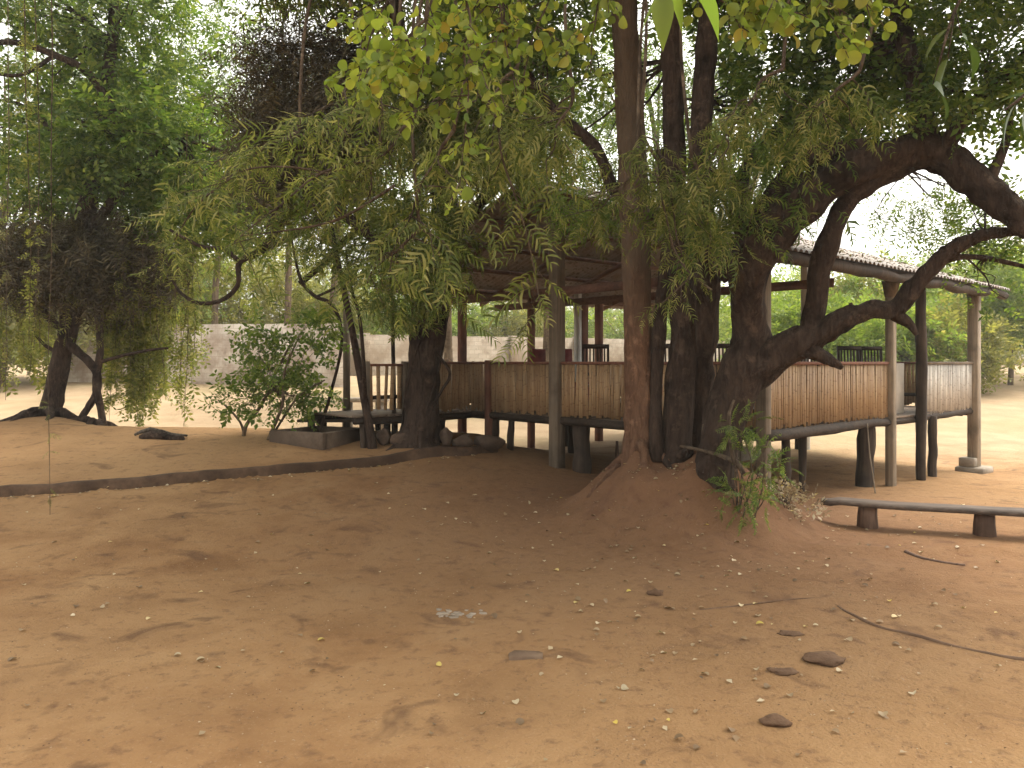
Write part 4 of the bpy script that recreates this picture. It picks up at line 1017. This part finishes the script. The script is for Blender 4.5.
# --- leafy shrub
p = G(243, 436); sh = tree_root('shrub', p, 'leafy green shrub with several stems at the edge of the raised bed', 'shrub')
mb = MB(); cr = MB(); z = p[1]
for pts in ([(243, 440, z, 2.2), (247, 424, z, 1.9), (262, 404, z, 1.7), (275, 375, z, 1.4), (290, 345, z, 1)], [(244, 434, z, 1.4), (240, 422, z, 1.2), (228, 408, z, 1), (218, 400, z, .7)],
            [(268, 440, z - .3, 1.8), (282, 405, z - .3, 1.6), (285, 370, z - .3, 1.2), (300, 335, z - .3, .8)], [(270, 440, z - .2, 1.4), (282, 420, z - .2, 1.2), (300, 395, z - .2, 1), (325, 380, z - .2, .7)]):
    trunk_tube(mb, pts, 7, .06)
SPR_W = [spray(7, .42, .55, kite), spray(6, .46, .55, kite)]
for (px, py, rad, cl) in ((285, 365, (.75, .6, .7), 30), (235, 400, (.42, .4, .22), 13), (305, 395, (.5, .5, .35), 15), (275, 405, (.5, .5, .3), 13), (262, 345, (.35, .4, .3), 16), (310, 335, (.45, .4, .3), 18)):
    cc = crown_blob(cr, SPR_W, W(px, py, z - .1), rad, cl, 6, .11, .18, droop=.1); limbs(mb, W(275, 390, z - .1), cc, 7, .01, sag=.0)
mb.build('stem', M['bark_far'], sh, smooth=True); cr.build('foliage', M['leaf_shrub'], sh)

# --- ferny bush on the mound
p = G(748, 520); fb = tree_root('bush', p, 'small feathery green bush growing against the corner post on the mound', 'bush')
mb = MB(); cr = MB()
for k in range(12):
    a = rng.uniform(0, 6.28); top = W(rng.uniform(722, 772), rng.uniform(425, 505), rng.uniform(7.6, 8.1)); b_ = np.array((p[0] + .08 * math.cos(a), p[1] + .1 + .08 * math.sin(a), p[2] - .03))
    mb.tube([b_, (b_ + top) / 2 + rng.normal(0, .04, 3), top], [.008, .006, .003], 5, smooth=3)
for (px, py, zz, rad, cl) in ((744, 470, 7.8, (.26, .2, .25), 10), (750, 500, 7.7, (.28, .25, .16), 9), (737, 428, 7.9, (.2, .14, .08), 6), (768, 475, 7.9, (.2, .2, .14), 4)):
    crown_blob(cr, FERN, W(px, py, zz), rad, cl, 4, .08, .19, droop=.1)
mb.build('stem', M['twig'], fb, smooth=True); cr.build('foliage', M['leaf_shrub'], fb)
# dry weeds by the corner
p = G(790, 515); dw = tree_root('dry_weed', p, 'dry brown weed tuft beside the feathery bush', 'weed')
mb = MB()
crown_blob(mb, SPRAY, p + np.array((0, 0.1, .1)), (.22, .2, .12), 20, 4, .06, .14, droop=-.4); mb.build('leaves', M['leaf_dead'], dw)
mb = MB()
for k in range(10): mb.tube([p + np.array((0, .1, -.02)), p + np.array((.12 * rng.normal(), .1 + .1 * rng.normal(), .18))], [.004, .002], 4)
mb.build('stem', M['twig'], dw)

# ------------------------------------------------------------------ overhanging near branches
def hang_branch(name, lines, label, tm, lm, size, every, lat, cat='branch', bark='twig', group=None, ups=.5, down=.5, sub=None):
    """a thin branch of a tree that stands out of the picture; leaves set alternately along it and on its side twigs"""
    p0 = W(*lines[0][0][:3]); o = tree_root(name, p0, label, cat, group); mb = MB(); lv = MB(); pos = []; dirs = []
    for i, l in enumerate(lines):
        P_ = np.array([W(px, py, z) for (px, py, z, r) in l]); bare = len(l) == 3 and l[0][1] == -95; rr = [r / F * z for (px, py, z, r) in l]
        mb.tube(P_, rr, 5, .05, smooth=5, sd=i)
        if bare: continue
        L = np.concatenate([[0], np.cumsum(np.linalg.norm(np.diff(P_, axis=0), axis=1))])
        side = 1
        for d in np.arange(.05, L[-1], every):
            q = np.array([np.interp(d, L, P_[:, k]) for k in range(3)]); j = min(np.searchsorted(L, d), len(P_) - 1); t = norm(P_[j] - P_[max(j - 1, 0)])
            s_ = norm(np.cross(t, (0, 0.3, 1)) + rng.normal(0, .35, 3)) * side; side = -side
            if sub and rng.random() < sub[0]:
                ln = sub[1] * (.5 + rng.random()); e = q + norm(s_ + t * .7 + np.array((0, 0, -down))) * ln; m1 = (q + e) / 2 + np.array((0, 0, .04 * ln))
                mb.tube([q, m1, e], [.004, .003, .0015], 4, smooth=2)
                for u in np.linspace(.25, 1, max(2, int(ln / (every * .8)))):
                    w_ = (q + (m1 - q) * u * 2) if u < .5 else m1 + (e - m1) * (2 * u - 1); side = -side
                    pos.append(w_); dirs.append(norm(e - q) * .6 + norm(np.cross(e - q, (0, .4, 1))) * side * lat + np.array((0, 0, -down)) + rng.normal(0, .3, 3))
            else:
                pos.append(q); dirs.append(t * .6 + s_ * lat + np.array((0, 0, -down)) + rng.normal(0, .25, 3))
    scatter(lv, tm, np.array(pos), np.array(dirs), size, ups)
    mb.build('stem', M[bark], o, smooth=True); lv.build('foliage', lm, o); return o
gF = 'feathery branches hanging in front of the pavilion'
def rb(px, py, z, dx, dy, n=5, r=1.6, curve=.0, dz=0.):
    return [(px + dx * t + curve * t * t * 30 * (1 if dx > 0 else -1) * 0 + rng.normal(0, 2.5), py + dy * t * (.55 + .45 * t) + rng.normal(0, 2.0), z + dz * t, r * (1 - .75 * t)) for t in np.linspace(0, 1, n)]
br = [  # start px,py,z -> dx,dy
    (470, 60, 5.4, 75, 250, 'feathery branch hanging lowest, in front of the tin ceiling'),
    (455, 130, 5.2, -70, 150, 'feathery branch drooping towards the vine-wrapped trunk'),
    (380, 150, 5.6, -150, 95, 'long feathery branch reaching out over the leafy shrub'),
    (410, 120, 5.5, -45, 85, 'feathery branch in the thick of the fine foliage above the walkway'),
    (575, 90, 5.6, -25, 70, 'feathery branch hanging beside the ridge post'),
    (640, 120, 6.6, 45, 150, 'feathery spray hanging across the red trunk'),
    (690, 160, 6.9, 20, 85, 'feathery spray hanging across the twin trunks'),
    (640, 160, 6.8, -30, 60, 'feathery spray pointing from the red trunk to the ridge post'),
    (520, 60, 6.0, -50, 80, 'feathery branch before the thick crown of the vine-wrapped tree'),
    (365, 60, 5.8, -60, 120, 'feathery branch hanging before the withered dark crown'),
    (780, 70, 6.6, -75, 110, 'feathery spray hanging beside the upper limbs of the leaning tree'),
    (300, 130, 6.2, -130, 110, 'feathery branch drooping before the weeping tree'),
    (860, 70, 6.4, -60, 60, 'feathery spray below the big leaves over the leaning tree'),
    (400, 30, 5.6, -60, 120, 'feathery branch behind the round-leaved twigs'),
    (420, 230, 6.2, -55, 55, 'lowest feathery spray beside the vine-wrapped trunk'),
]
for (px, py, z, dx, dy, lab) in br:
    main = rb(px, py, z, dx, dy, 7, 2.0); lines = [[(px - dx * .25 + 8, -95, z, 1.8), (px - dx * .05 + rng.normal(0, 9), (py - 95) / 2, z, 1.6), main[0]], main]
    for k in range(2 if dy > 200 else 4):
        i = 1 + k; q = main[i]; lines.append(rb(q[0], q[1], q[2], rng.uniform(-75, 75), rng.uniform(10, 55), 5, 1.1, dz=rng.uniform(-.4, .6)))
    hang_branch('feathery_branch', lines, lab, FROND, M['leaf_frond'] if rng.random() < .75 else M['leaf_fine'], .25, .095, 1.0, group=gF, sub=(.3, .3), down=.45)
# bare pale stems crossing
hang_branch('bare_branch', [[(395, 185, 5.4, 1.6), (360, 208, 5.4, 1.5), (330, 222, 5.5, 1.3), (290, 230, 5.6, 1.0), (240, 236, 5.7, .7)], [(345, 178, 5.6, 1.2), (300, 168, 5.7, 1.2), (255, 168, 5.8, 1), (220, 180, 5.9, .6)]],
            'pale bare twig slanting through the fine foliage above the shrub', FROND, M['leaf_frond'], .15, .16, 1, sub=None)
hang_branch('crooked_twig', [[(655, 170, 6.5, 1.0), (668, 225, 6.5, 1), (675, 252, 6.5, 1.2), (692, 275, 6.5, 1.2), (712, 290, 6.5, 1)], [(692, 275, 6.5, .9), (668, 298, 6.5, .8), (645, 318, 6.5, .7)]],
            'crooked thin stem hanging across the twin trunks', FROND, M['leaf_frond'], .15, .07, 1, sub=(.3, .15))
# round-leaved twigs over the camera
gR = 'round-leaved twigs hanging from above'
rbk = [(400, -30, 4.2, -45, 120, 'round-leaved twig farthest from the red trunk, before the withered crown'), (440, -30, 4.1, -25, 150, 'round-leaved twig with a thick yellow green cluster'), (470, -30, 4.2, -10, 215, 'longest round-leaved twig, hanging down to the fine foliage'),
       (520, -30, 4.4, -45, 130, 'round-leaved twig between the longest twig and the red trunk'), (560, -40, 4.6, -35, 120, 'round-leaved twig with yellowing leaves beside the red trunk'), (590, -40, 4.8, 5, 110, 'round-leaved twig hanging just before the red trunk'),
       (430, 20, 4.0, -70, 60, 'round-leaved twig arching away over the withered crown'), (480, -20, 4.4, 40, 110, 'round-leaved twig under the sky gap by the curved side limb'),
       (500, -60, 4.3, -30, 90, 'short round-leaved twig at the top of the picture'), (455, 20, 4.5, -50, 90, 'round-leaved twig crowding the yellow green cluster'), (390, 20, 4.4, -25, 70, 'round-leaved twig hanging over the feathery branch')]
for (px, py, z, dx, dy, lab) in rbk:
    main = rb(px, py, z, dx, dy, 7, 1.8); lines = [[(px + 5, -95, z, 1.8), (px + 2, min(py - 5, -45), z, 1.7), main[0]], main]
    for k in range(3):
        q = main[2 + k]; lines.append(rb(q[0], q[1], q[2], rng.uniform(-65, 65), rng.uniform(0, 42), 4, .9, dz=rng.uniform(-.3, .3)))
    hang_branch('round_leaved_twig', lines, lab, ROUND, M['leaf_round'], .055, .04, .9, group=gR, sub=(.45, .14), down=.45, ups=.8)
for (px, py, z, dx, dy, lab) in ((690, -40, 4.4, 55, 90, 'round-leaved twig beside the twin trunks'), (740, -30, 4.4, 60, 70, 'round-leaved twig before the upper limb of the leaning tree'), (800, -40, 4.5, 40, 70, 'round-leaved twig over the bend of the leaning tree'), (850, -40, 4.6, 20, 60, 'round-leaved twig above the dark leafy crown'),
                            (720, -60, 4.6, 20, 80, 'round-leaved twig hanging short above the twin trunks'), (780, -60, 4.3, -40, 90, 'round-leaved twig slanting back towards the twin trunks')):
    main = rb(px, py, z, dx, dy, 7, 1.8); lines = [[(px + 5, -95, z, 1.8), (px + 2, min(py - 5, -45), z, 1.7), main[0]], main]
    for k in range(3):
        q = main[2 + k]; lines.append(rb(q[0], q[1], q[2], rng.uniform(-65, 65), rng.uniform(0, 42), 4, .9, dz=rng.uniform(-.3, .3)))
    hang_branch('round_leaved_twig', lines, lab, ROUND, M['leaf_round'], .06, .042, .9, group=gR, sub=(.45, .14), down=.45, ups=.8)
# a few large near leaves
def big_twig(name, pts, tips, label, lm):
    o = tree_root(name, W(*pts[0][:3]), label, 'twig', 'large-leaved twigs near the camera'); mb = MB(); lv = MB()
    P_ = [W(*q[:3]) for q in pts]; mb.tube(P_, [q[3] / F * q[2] for q in pts], 6, smooth=4)
    for (px, py, tx, ty, dz) in tips:
        z = pts[0][2]; a = W(px, py, z); b_ = W(tx, ty, z + dz); lv.inst(BIG[0], [a], [b_ - a], [np.array((.5 * rng.normal(), -.35 + .4 * rng.normal(), .8))], np.linalg.norm(b_ - a))
        mb.tube([P_[len(P_) // 2], a], [.003, .002], 4)
    mb.build('stem', M['twig'], o, smooth=True); lv.build('leaf', lm, o)
big_twig('large_leaved_twig', [(690, -60, 2.0, 2), (670, -20, 2.0, 1.6), (662, 0, 2.0, 1)], [(672, -15, 632, 22, .05), (662, -8, 664, 42, -.03), (668, -12, 690, 25, .05), (690, -20, 730, 24, .1)], 'twig with large green leaves hanging beside the twin trunks', M['leaf_mid'])
big_twig('large_leaved_twig', [(985, -40, 3.0, 2), (955, 10, 3.0, 1.6), (940, 60, 3.0, 1)], [(933, 84, 962, 112, .12), (948, 58, 928, 96, .1), (962, 36, 990, 66, .15), (952, 26, 918, 50, .15)], 'twig with large dark leaves hanging over the bend of the leaning tree', M['leaf_big'])
big_twig('large_leaved_twig', [(1060, 60, 3.4, 2), (1030, 90, 3.4, 1.6), (1005, 110, 3.4, 1)], [(1015, 105, 990, 150, .05), (1025, 110, 1018, 160, 0), (1030, 95, 995, 95, .1), (1040, 120, 1060, 170, .1)], 'twig with large leaves at the rim of the picture under the crossing limbs', M['leaf_big'])

# hanging vines at far left, close to the camera side
def vine(px, y0, y1, z, label, tm, lm, size, n, sway=.12):
    o = tree_root('hanging_vine', W(px, y0, z), label, 'vine', 'vines hanging beside the weeping tree'); mb = MB(); lv = MB()
    t = np.linspace(0, 1, 14); P_ = np.array([W(px, y0 + (y1 - y0) * u, z) + np.array((sway * float(vnoise(u * 4 + px, 2.2)), sway * float(vnoise(u * 3, px)), 0)) for u in t])
    mb.tube(P_, np.linspace(.007, .003, 14), 5, smooth=3)
    tt = rng.random(n); q = np.array([[np.interp(u, t, P_[:, k]) for k in range(3)] for u in tt])
    scatter(lv, tm, q, norm(rng.normal(0, .6, (n, 3)) + (0, 0, -.5)), size, .8)
    mb.build('stem', M['twig'], o, smooth=True); lv.build('foliage', lm, o)
vine(25, -20, 345, 9.0, 'leafy vine hanging thickest at the rim, before the weeping tree', SPRAY, M['weep'], .12, 90)
vine(34, -60, 370, 9.4, 'leafy vine hanging close before the weeping trunk', SPRAY, M['weep'], .11, 50)
vine(52, -60, 515, 8.6, 'very thin pale vine reaching down to the kerb', FROND, M['leaf_frond'], .08, 34, .1)
vine(8, -60, 400, 10.5, 'sparse vine at the rim of the picture', SPRAY_N, M['leaf_khaki'], .14, 40)
vine(185, 130, 430, 13.8, 'sparse vine hanging over the end of the raised bed', SPRAY_N, M['leaf_khaki'], .13, 30)

# ------------------------------------------------------------------ background trees
def bg_tree(px, z, h, rad, lm, label, sprays=SPRAY, size=.5, cl=70, per=9, low=.35, tr=.12, name='background_tree', group='trees behind the pavilion', bark='bark_far'):
    x = (px - CX) / F * z; g = gz(x, z); o = tree_root(name, (x, z, g), label, 'tree', group)
    mb = MB(); cr = MB(); c = np.array((x, z, g + h * (low + (1 - low) / 2)))
    top = c + np.array((.2 * rng.normal(), 0, h * .15))
    mb.tube([(x, z, g - .2), (x + .1 * rng.normal(), z, g + h * .25), (x + .2 * rng.normal(), z, g + h * .5), top], [tr, tr * .85, tr * .6, tr * .25], 8, .1, smooth=3)
    cc = crown_blob(cr, sprays, c, (rad, rad, h * (1 - low) / 2), cl, per, rad * .13 + .05, size, shell=.45)
    k = rng.integers(0, 3)
    cc2 = crown_blob(cr, sprays, c + np.array((rad * .5 * (k - 1), 0, -h * .12)), (rad * .7, rad * .7, h * .2), cl // 3, per, rad * .12 + .05, size)
    limbs(mb, (x, z, g + h * .4), np.concatenate([cc, cc2]), 12, tr * .5)
    mb.build('trunk', M[bark], o, smooth=True); cr.build('crown', lm, o)
B = M['leaf_bright']; Yl = M['leaf_yellow']; Kh = M['leaf_khaki']
bgs = [
    # behind the grey wall, seen under the tin roof
    (400, 44, 4.6, 2.6, B, 'bright green tree over the wall behind the vine-wrapped trunk', .15), (455, 48, 5.0, 2.8, B, 'bright green tree over the wall nearest the vine-wrapped trunk side of the deck', .15),
    (505, 50, 5.2, 2.8, Yl, 'yellow green tree over the wall seen beside the ridge post', .15), (545, 54, 5.5, 3.0, B, 'green tree over the wall hidden behind the ridge post', .15),
    (620, 54, 5.2, 3.2, B, 'bright green tree over the wall beside the red trunk', .12), (690, 56, 5.5, 3.4, B, 'bright tree beyond the wall behind the twin trunks', .1),
    # right of the leaning trunk
    (770, 40, 5.6, 3.0, B, 'bright tree seen in the gap above the low limb', .0), (815, 36, 5.4, 2.7, B, 'bright tree behind the pale steel post', .05), (855, 34, 5.2, 2.5, Yl, 'yellow green tree behind the chairs on the deck', .04),
    (895, 33, 5.0, 2.4, B, 'bright tree behind the pale middle post', .04), (935, 31, 4.8, 2.2, B, 'bright bushy tree behind the weathered grey panel', .03),
    (790, 30, 3.2, 2.0, B, 'low bright bush filling the gap below the tin roof beside the leaning trunk', .0), (840, 29, 3.0, 2.0, B, 'low bright bush seen over the long bamboo panel', .0), (900, 28, 3.0, 1.9, B, 'low bright bush behind the dark log post', .0), (945, 28, 2.8, 1.8, Yl, 'low yellow green bush behind the grey panel', .0),
    (545, 24, 13.5, 3.2, M['leaf_mid'], 'tall thin-leaved tree behind the roof seen through the curved side limb', .42), (650, 25, 13.5, 3.2, M['leaf_mid'], 'tall thin-leaved tree behind the roof between red and twin trunks', .42), (745, 24, 13.0, 2.6, M['leaf_mid'], 'tall thin-leaved tree behind the roof beside the twin trunks', .45),
    (160, 33, 16, 4.2, M['leaf_mid'], 'tall leafy tree standing close behind the weeping tree', .5), (285, 33, 16, 4.2, M['leaf_mid'], 'tall leafy tree over the withered crown', .5), (60, 35, 16, 4.6, M['leaf_mid'], 'tallest leafy tree behind the weeping trunk', .45),
    (985, 44, 7.2, 3.0, Kh, 'tall dusty khaki tree beyond the footing post', .12), (1040, 38, 7.6, 3.0, Kh, 'tall dusty tree at the rim beyond the bench', .12), (960, 52, 8.0, 3.4, Kh, 'tall khaki tree rising over the end of the tin roof', .2),
    (1010, 30, 5.0, 1.8, B, 'green tree below the thin end of the low limb', .3), (900, 60, 8.0, 3.2, Kh, 'distant pale tree just above the tin roof', .25), (1090, 32, 6.5, 2.6, Kh, 'dusty tree just off the rim beyond the bench', .1),
    # left
    (200, 38, 5.8, 3.0, Yl, 'yellow green tree over the whitewashed wall beside the weeping tree', .25), (255, 40, 6.0, 3.0, Yl, 'sunny yellow green tree straight above the whitewashed wall', .25), (310, 42, 6.4, 3.0, Yl, 'yellow green tree behind the arching stem', .2), (350, 46, 6.4, 3.0, B, 'green tree over the joint of the two walls', .2),
    (150, 34, 6.8, 3.0, B, 'green tree behind the weeping foliage', .2), (60, 30, 6.4, 2.8, Kh, 'dusty tree behind the weeping trunk', .1), (0, 28, 6.2, 2.8, Kh, 'dusty tree at the rim behind the hanging vines', .1), (-60, 30, 6.5, 3.0, B, 'green tree just off the rim behind the hanging vines', .1),
    (100, 34, 13, 4.2, M['leaf_mid'], 'tall leafy tree filling the sky behind the weeping tree', .45), (215, 33, 14, 4.4, M['leaf_mid'], 'tall leafy tree behind the withered crown', .45), (0, 33, 14, 4.4, M['leaf_mid'], 'tall leafy tree behind the vines at the rim', .45),
    (330, 34, 14, 4.2, M['leaf_mid'], 'tall tree behind the fine foliage above the walkway', .4), (450, 25, 10.0, 3.0, M['leaf_mid'], 'tall tree rising behind the pavilion roof, before the red trunk', .45),
]
for (px, z, h, rad, lm, lab, low) in bgs:
    tall = h > 9
    bg_tree(px, z, h, rad, lm, lab, size=.34 if tall else .5, cl=(100 if px < 400 else 90) if tall else 110, per=9, low=low, tr=.16 if tall else .1)

# far-off wood closing the view
def wood():
    mb = MB(); n = 9000
    px = rng.uniform(-500, 1500, n); z = rng.uniform(70, 90, n); x = (px - CX) / F * z; hh = 4.5 + 2.5 * vnoise(x * .12, 4.0) * 2
    pos = np.stack([x, z, height(x, z) + rng.random(n) ** .8 * hh], 1)
    scatter(mb, SPRAY, pos, norm(rng.normal(size=(n, 3))), 1.5, .8)
    tag(mb.build('far_wood', M['leaf_khaki'], loc=(0, 80, 0)), 'far-off dusty wood closing the view', 'wood', kind='stuff')
wood()

# ------------------------------------------------------------------ small things on the ground
# fallen leaves
M['grit'], _nt, _o = new_mat('grit')
finish(_nt, _o, ramp(_nt, island(_nt), [(0, (.10, .055, .032)), (.5, (.22, .135, .08)), (.85, (.36, .25, .155)), (1, (.5, .4, .28))]), .95, spec=.1)
def litter():
    mb = MB(); n = 640
    zz = np.sqrt(rng.uniform(2.9 ** 2, 10.2 ** 2, n)); px = np.where(rng.random(n) < .68, rng.normal(690, 140, n), rng.uniform(-40, 1060, n)); py = HY + 1.8 * F / zz
    pos = []
    for k in range(150):
        a_ = rng.uniform(0, 6.28); d_ = .25 + abs(rng.normal(0, .45)); x = 1.9 + 1.25 * d_ * math.cos(a_); y = 8.75 + d_ * math.sin(a_); pos.append((x, y, gz(x, y) + .01))
    for k in range(110):
        x = rng.uniform(-7, -.5); y = kerb_y(x) - .06 - abs(rng.normal(0, .12)); pos.append((x, y, gz(x, y) + .01))
    for a, b in zip(px, py):
        if b < 500 and a < 480: b += 40
        z = 1.8 * F / (b - HY); x = (a - CX) / F * z
        pos.append((x, z, gz(x, z) + .012))
    pos = np.array(pos); n = len(pos)
    d = norm(rng.normal(size=(n, 3)) * (1, 1, .12)); scatter(mb, [kite(1, .75, fold=.15), round_leaf(), round_leaf(), round_leaf()], pos, d, .034, .2, .5)
    tag(mb.build('leaf_litter', M['leaf_dead'], loc=(0, 6, 0)), 'pale dry leaves scattered over the reddish dirt', 'leaf litter', kind='stuff')
    # fine crumbs of soil and twig bits
    mb = MB(); n = 5200; zz = rng.uniform(2.7, 7.5, n); px = rng.uniform(-80, 1100, n); x = (px - CX) / F * zz; keep = vnoise(x * 1.6 + 4, zz * 1.6) + .5 * vnoise(x * 5, zz * 5) > -.12
    x = x[keep]; z = zz[keep]; n = len(x)
    pos = np.stack([x, z, height(x, z) + .001], 1)
    oct_ = (np.array([(1, 0, 0), (0, .7, 0), (-1, 0, 0), (0, -.7, 0), (0, 0, .6), (0, 0, -.4)]), np.array([(0, 1, 4, 4), (1, 2, 4, 4), (2, 3, 4, 4), (3, 0, 4, 4)]))
    oct_ = (np.array([(1, 0, 0), (0, .7, 0), (-1, 0, 0), (0, -.7, 0), (.5, .1, .6), (-.4, .1, .5)]), np.array([(0, 1, 5, 4), (1, 2, 5, 5)[:3] + (4,), (2, 3, 4, 5), (3, 0, 4, 5)]))
    scatter(mb, [oct_], pos, norm(rng.normal(size=(n, 3)) * (1, 1, .1)), .0045, .1, .75)
    tag(mb.build('soil_crumbs', M['grit'], loc=(0, 6, 0)), 'fine crumbs of soil and grit strewn over the yard', 'soil', kind='stuff')
litter()
def ground_tube(name, pxs, r, label, cat, mat, seg=7):
    pts = []
    for (a, b) in pxs:
        q = G(a, b); pts.append(q + np.array((0, 0, r * (-.45 + .7 * rng.random()))))
    mb = MB(); rs = np.linspace(r, r * .55, len(pts)); mb.tube(pts, rs, seg, .15, smooth=5)
    tag(mb.build(name, mat, loc=tuple(pts[0]), smooth=True), label, cat)
ground_tube('exposed_root', [(1090, 664), (1024, 660), (985, 653), (950, 646), (915, 636), (880, 628), (850, 614), (838, 606)], .02, 'long brown root snaking out of the dirt below the bench', 'root', M['soil_root'])
ground_tube('fallen_branch', [(905, 552), (920, 558), (945, 563), (965, 566)], .022, 'short pale broken branch lying on the soil ridge by the bench', 'branch', M['stump'])
ground_tube('exposed_root', [(624, 462), (614, 470), (603, 480), (594, 490), (588, 498)], .04, 'root running off the mound towards the ridge post', 'root', M['bark_red'])
ground_tube('fallen_twig', [(700, 610), (740, 606), (790, 600), (822, 598)], .008, 'thin twig lying on the yard below the mound', 'twig', M['soil_root'])
# stakes and dead wood on the mound
def stake(px, py, h, r, label, mat, lean=0):
    p = G(px, py); mb = MB(); mb.tube([p - UP * .06, p + np.array((lean * .5, 0, h * .5)), p + np.array((lean, 0, h))], [r, r * .95, r * .75], 8, .12, smooth=2)
    tag(mb.build('stake', mat, loc=tuple(p), smooth=True), label, 'stake')
stake(617, 462, .36, .03, 'short wooden stake standing beside the red trunk', M['stump'])
p = W(703, 440, 8.35); p[2] = gz(p[0], p[1])
mb = MB(); mb.bar(p - UP * .05, p + np.array((.04, 0, .42)), .09, .035, up=(0, 1, 0), bev=.008); tag(mb.build('board', M['post_grey'], loc=tuple(p)), 'short greyish board stuck upright in the mound before the twin trunks', 'board')
def dead_branch():
    mb = MB(); lines = [[(680, 446, 8.3, 1.3), (695, 449, 8.2, 1.8), (715, 454, 8.1, 2.2), (735, 462, 7.95, 3), (744, 474, 7.9, 2.6)], [(733, 460, 7.95, 2.6), (730, 435, 7.93, 2.2), (729, 415, 7.93, 2), (734, 400, 7.95, 1.2)]]
    for l in lines:
        l = [(a, b, z_, r_) for a, b, z_, r_ in l]; trunk_tube(mb, l, 7, .14)
    p = W(742, 470, 7.95); tag(mb.build('dead_branch', M['twig'], loc=tuple(p), smooth=True), 'forked dead branch propped on the mound before the leaning trunk', 'branch')
dead_branch()
# fallen timber on the raised bed
def timber(a, b, r, label, mat, up=.06):
    p, q = G(*a), G(*b); mb = MB(); mb.tube([p + UP * up * .3, p + (q - p) * .3 + UP * (up + .02), p + (q - p) * .7 + UP * up * .7, q + UP * up * .6], [r * .7, r * 1.05, r * .9, r * .5], 9, .3, smooth=4, sd=a[0])
    tag(mb.build('fallen_log', mat, loc=tuple(p), smooth=True), label, 'log')
#timber((-30, 438), (42, 435), .07, 'dark fallen log lying behind the weeping trunk at the rim', M['bark_dark'])
#timber((62, 438), (112, 436), .1, 'thick dark fallen log at the foot of the crossed props', M['bark_dark'], .08)
timber((135, 437), (187, 440), .032, 'thin grey pole lying at the back edge of the raised bed', M['bark_grey'], .11)
timber((140, 438), (184, 440), .06, 'short dark log lying under the thin grey pole', M['bark_dark'], .03)
# rope under the deck
a = PV(2.55, -.09, FZ - .05); g = gz(a[0], a[1])
mb = MB(); mb.tube([a, a + np.array((.03, 0, -.4)), np.array((a[0] + .07, a[1], g + .3)), np.array((a[0] + .1, a[1] - .02, g))], .008, 5, smooth=5)
tag(mb.build('rope', M['post_pale'], loc=tuple(a), smooth=True), 'thin pale rope hanging from the deck edge to the ground', 'rope')

# ------------------------------------------------------------------ dusty air
hm, nt, out = new_mat('haze')
pv = N(nt, 'ShaderNodeVolumePrincipled'); pv.inputs['Density'].default_value = .0014; pv.inputs['Color'].default_value = (.95, .93, .86, 1); pv.inputs['Anisotropy'].default_value = .2
nt.links.new(pv.outputs[0], out.inputs['Volume'])
mb = MB(); mb.box((0, 45, 11.5), (460, 420, 33)); tag(mb.build('haze', hm), kind='stuff')

# ------------------------------------------------------------------ light, sky, camera
SUN_EL, SUN_AZ = R(60), R(60)
w = bpy.data.worlds.new('World'); sc.world = w; w.use_nodes = True; nt = w.node_tree; nt.nodes.clear()
sky = N(nt, 'ShaderNodeTexSky'); sky.sky_type = 'NISHITA'; sky.sun_disc = False; sky.sun_elevation = SUN_EL; sky.sun_rotation = SUN_AZ
sky.dust_density = 4; sky.air_density = 1.2; sky.ozone_density = .6
hs = N(nt, 'ShaderNodeHueSaturation'); hs.inputs['Saturation'].default_value = .1; nt.links.new(sky.outputs[0], hs.inputs['Color'])
bg = N(nt, 'ShaderNodeBackground'); bg.inputs[1].default_value = .15; nt.links.new(mixc(nt, 1.0, hs.outputs[0], (1.0, .965, .885), 'MULTIPLY'), bg.inputs[0])
wo = N(nt, 'ShaderNodeOutputWorld'); nt.links.new(bg.outputs[0], wo.inputs[0])
sd = bpy.data.lights.new('sun', 'SUN'); sd.energy = .65; sd.angle = R(25); sd.color = (1, .94, .85)
so = bpy.data.objects.new('sun', sd); COL.objects.link(so)
dvec = Vector((math.sin(SUN_AZ) * math.cos(SUN_EL), math.cos(SUN_AZ) * math.cos(SUN_EL), math.sin(SUN_EL)))
so.rotation_euler = dvec.to_track_quat('Z', 'Y').to_euler(); so.location = (0, 0, 30)

cam = bpy.data.cameras.new('camera'); co = bpy.data.objects.new('camera', cam); COL.objects.link(co)
cam.sensor_width = 36; cam.lens = 36 * F / 1024; cam.clip_start = .05; cam.clip_end = 2000
cam.shift_y = -22 / 1024
co.location = (0, 0, CH); co.rotation_euler = (R(90), 0, 0)
sc.camera = co
sc.view_settings.view_transform = 'Standard'; sc.view_settings.look = 'None'; sc.view_settings.exposure = 1.9; sc.view_settings.gamma = 1
sc.render.engine = 'CYCLES'; sc.cycles.max_bounces = 8; sc.cycles.diffuse_bounces = 6; sc.cycles.transmission_bounces = 4; sc.cycles.use_denoising = True
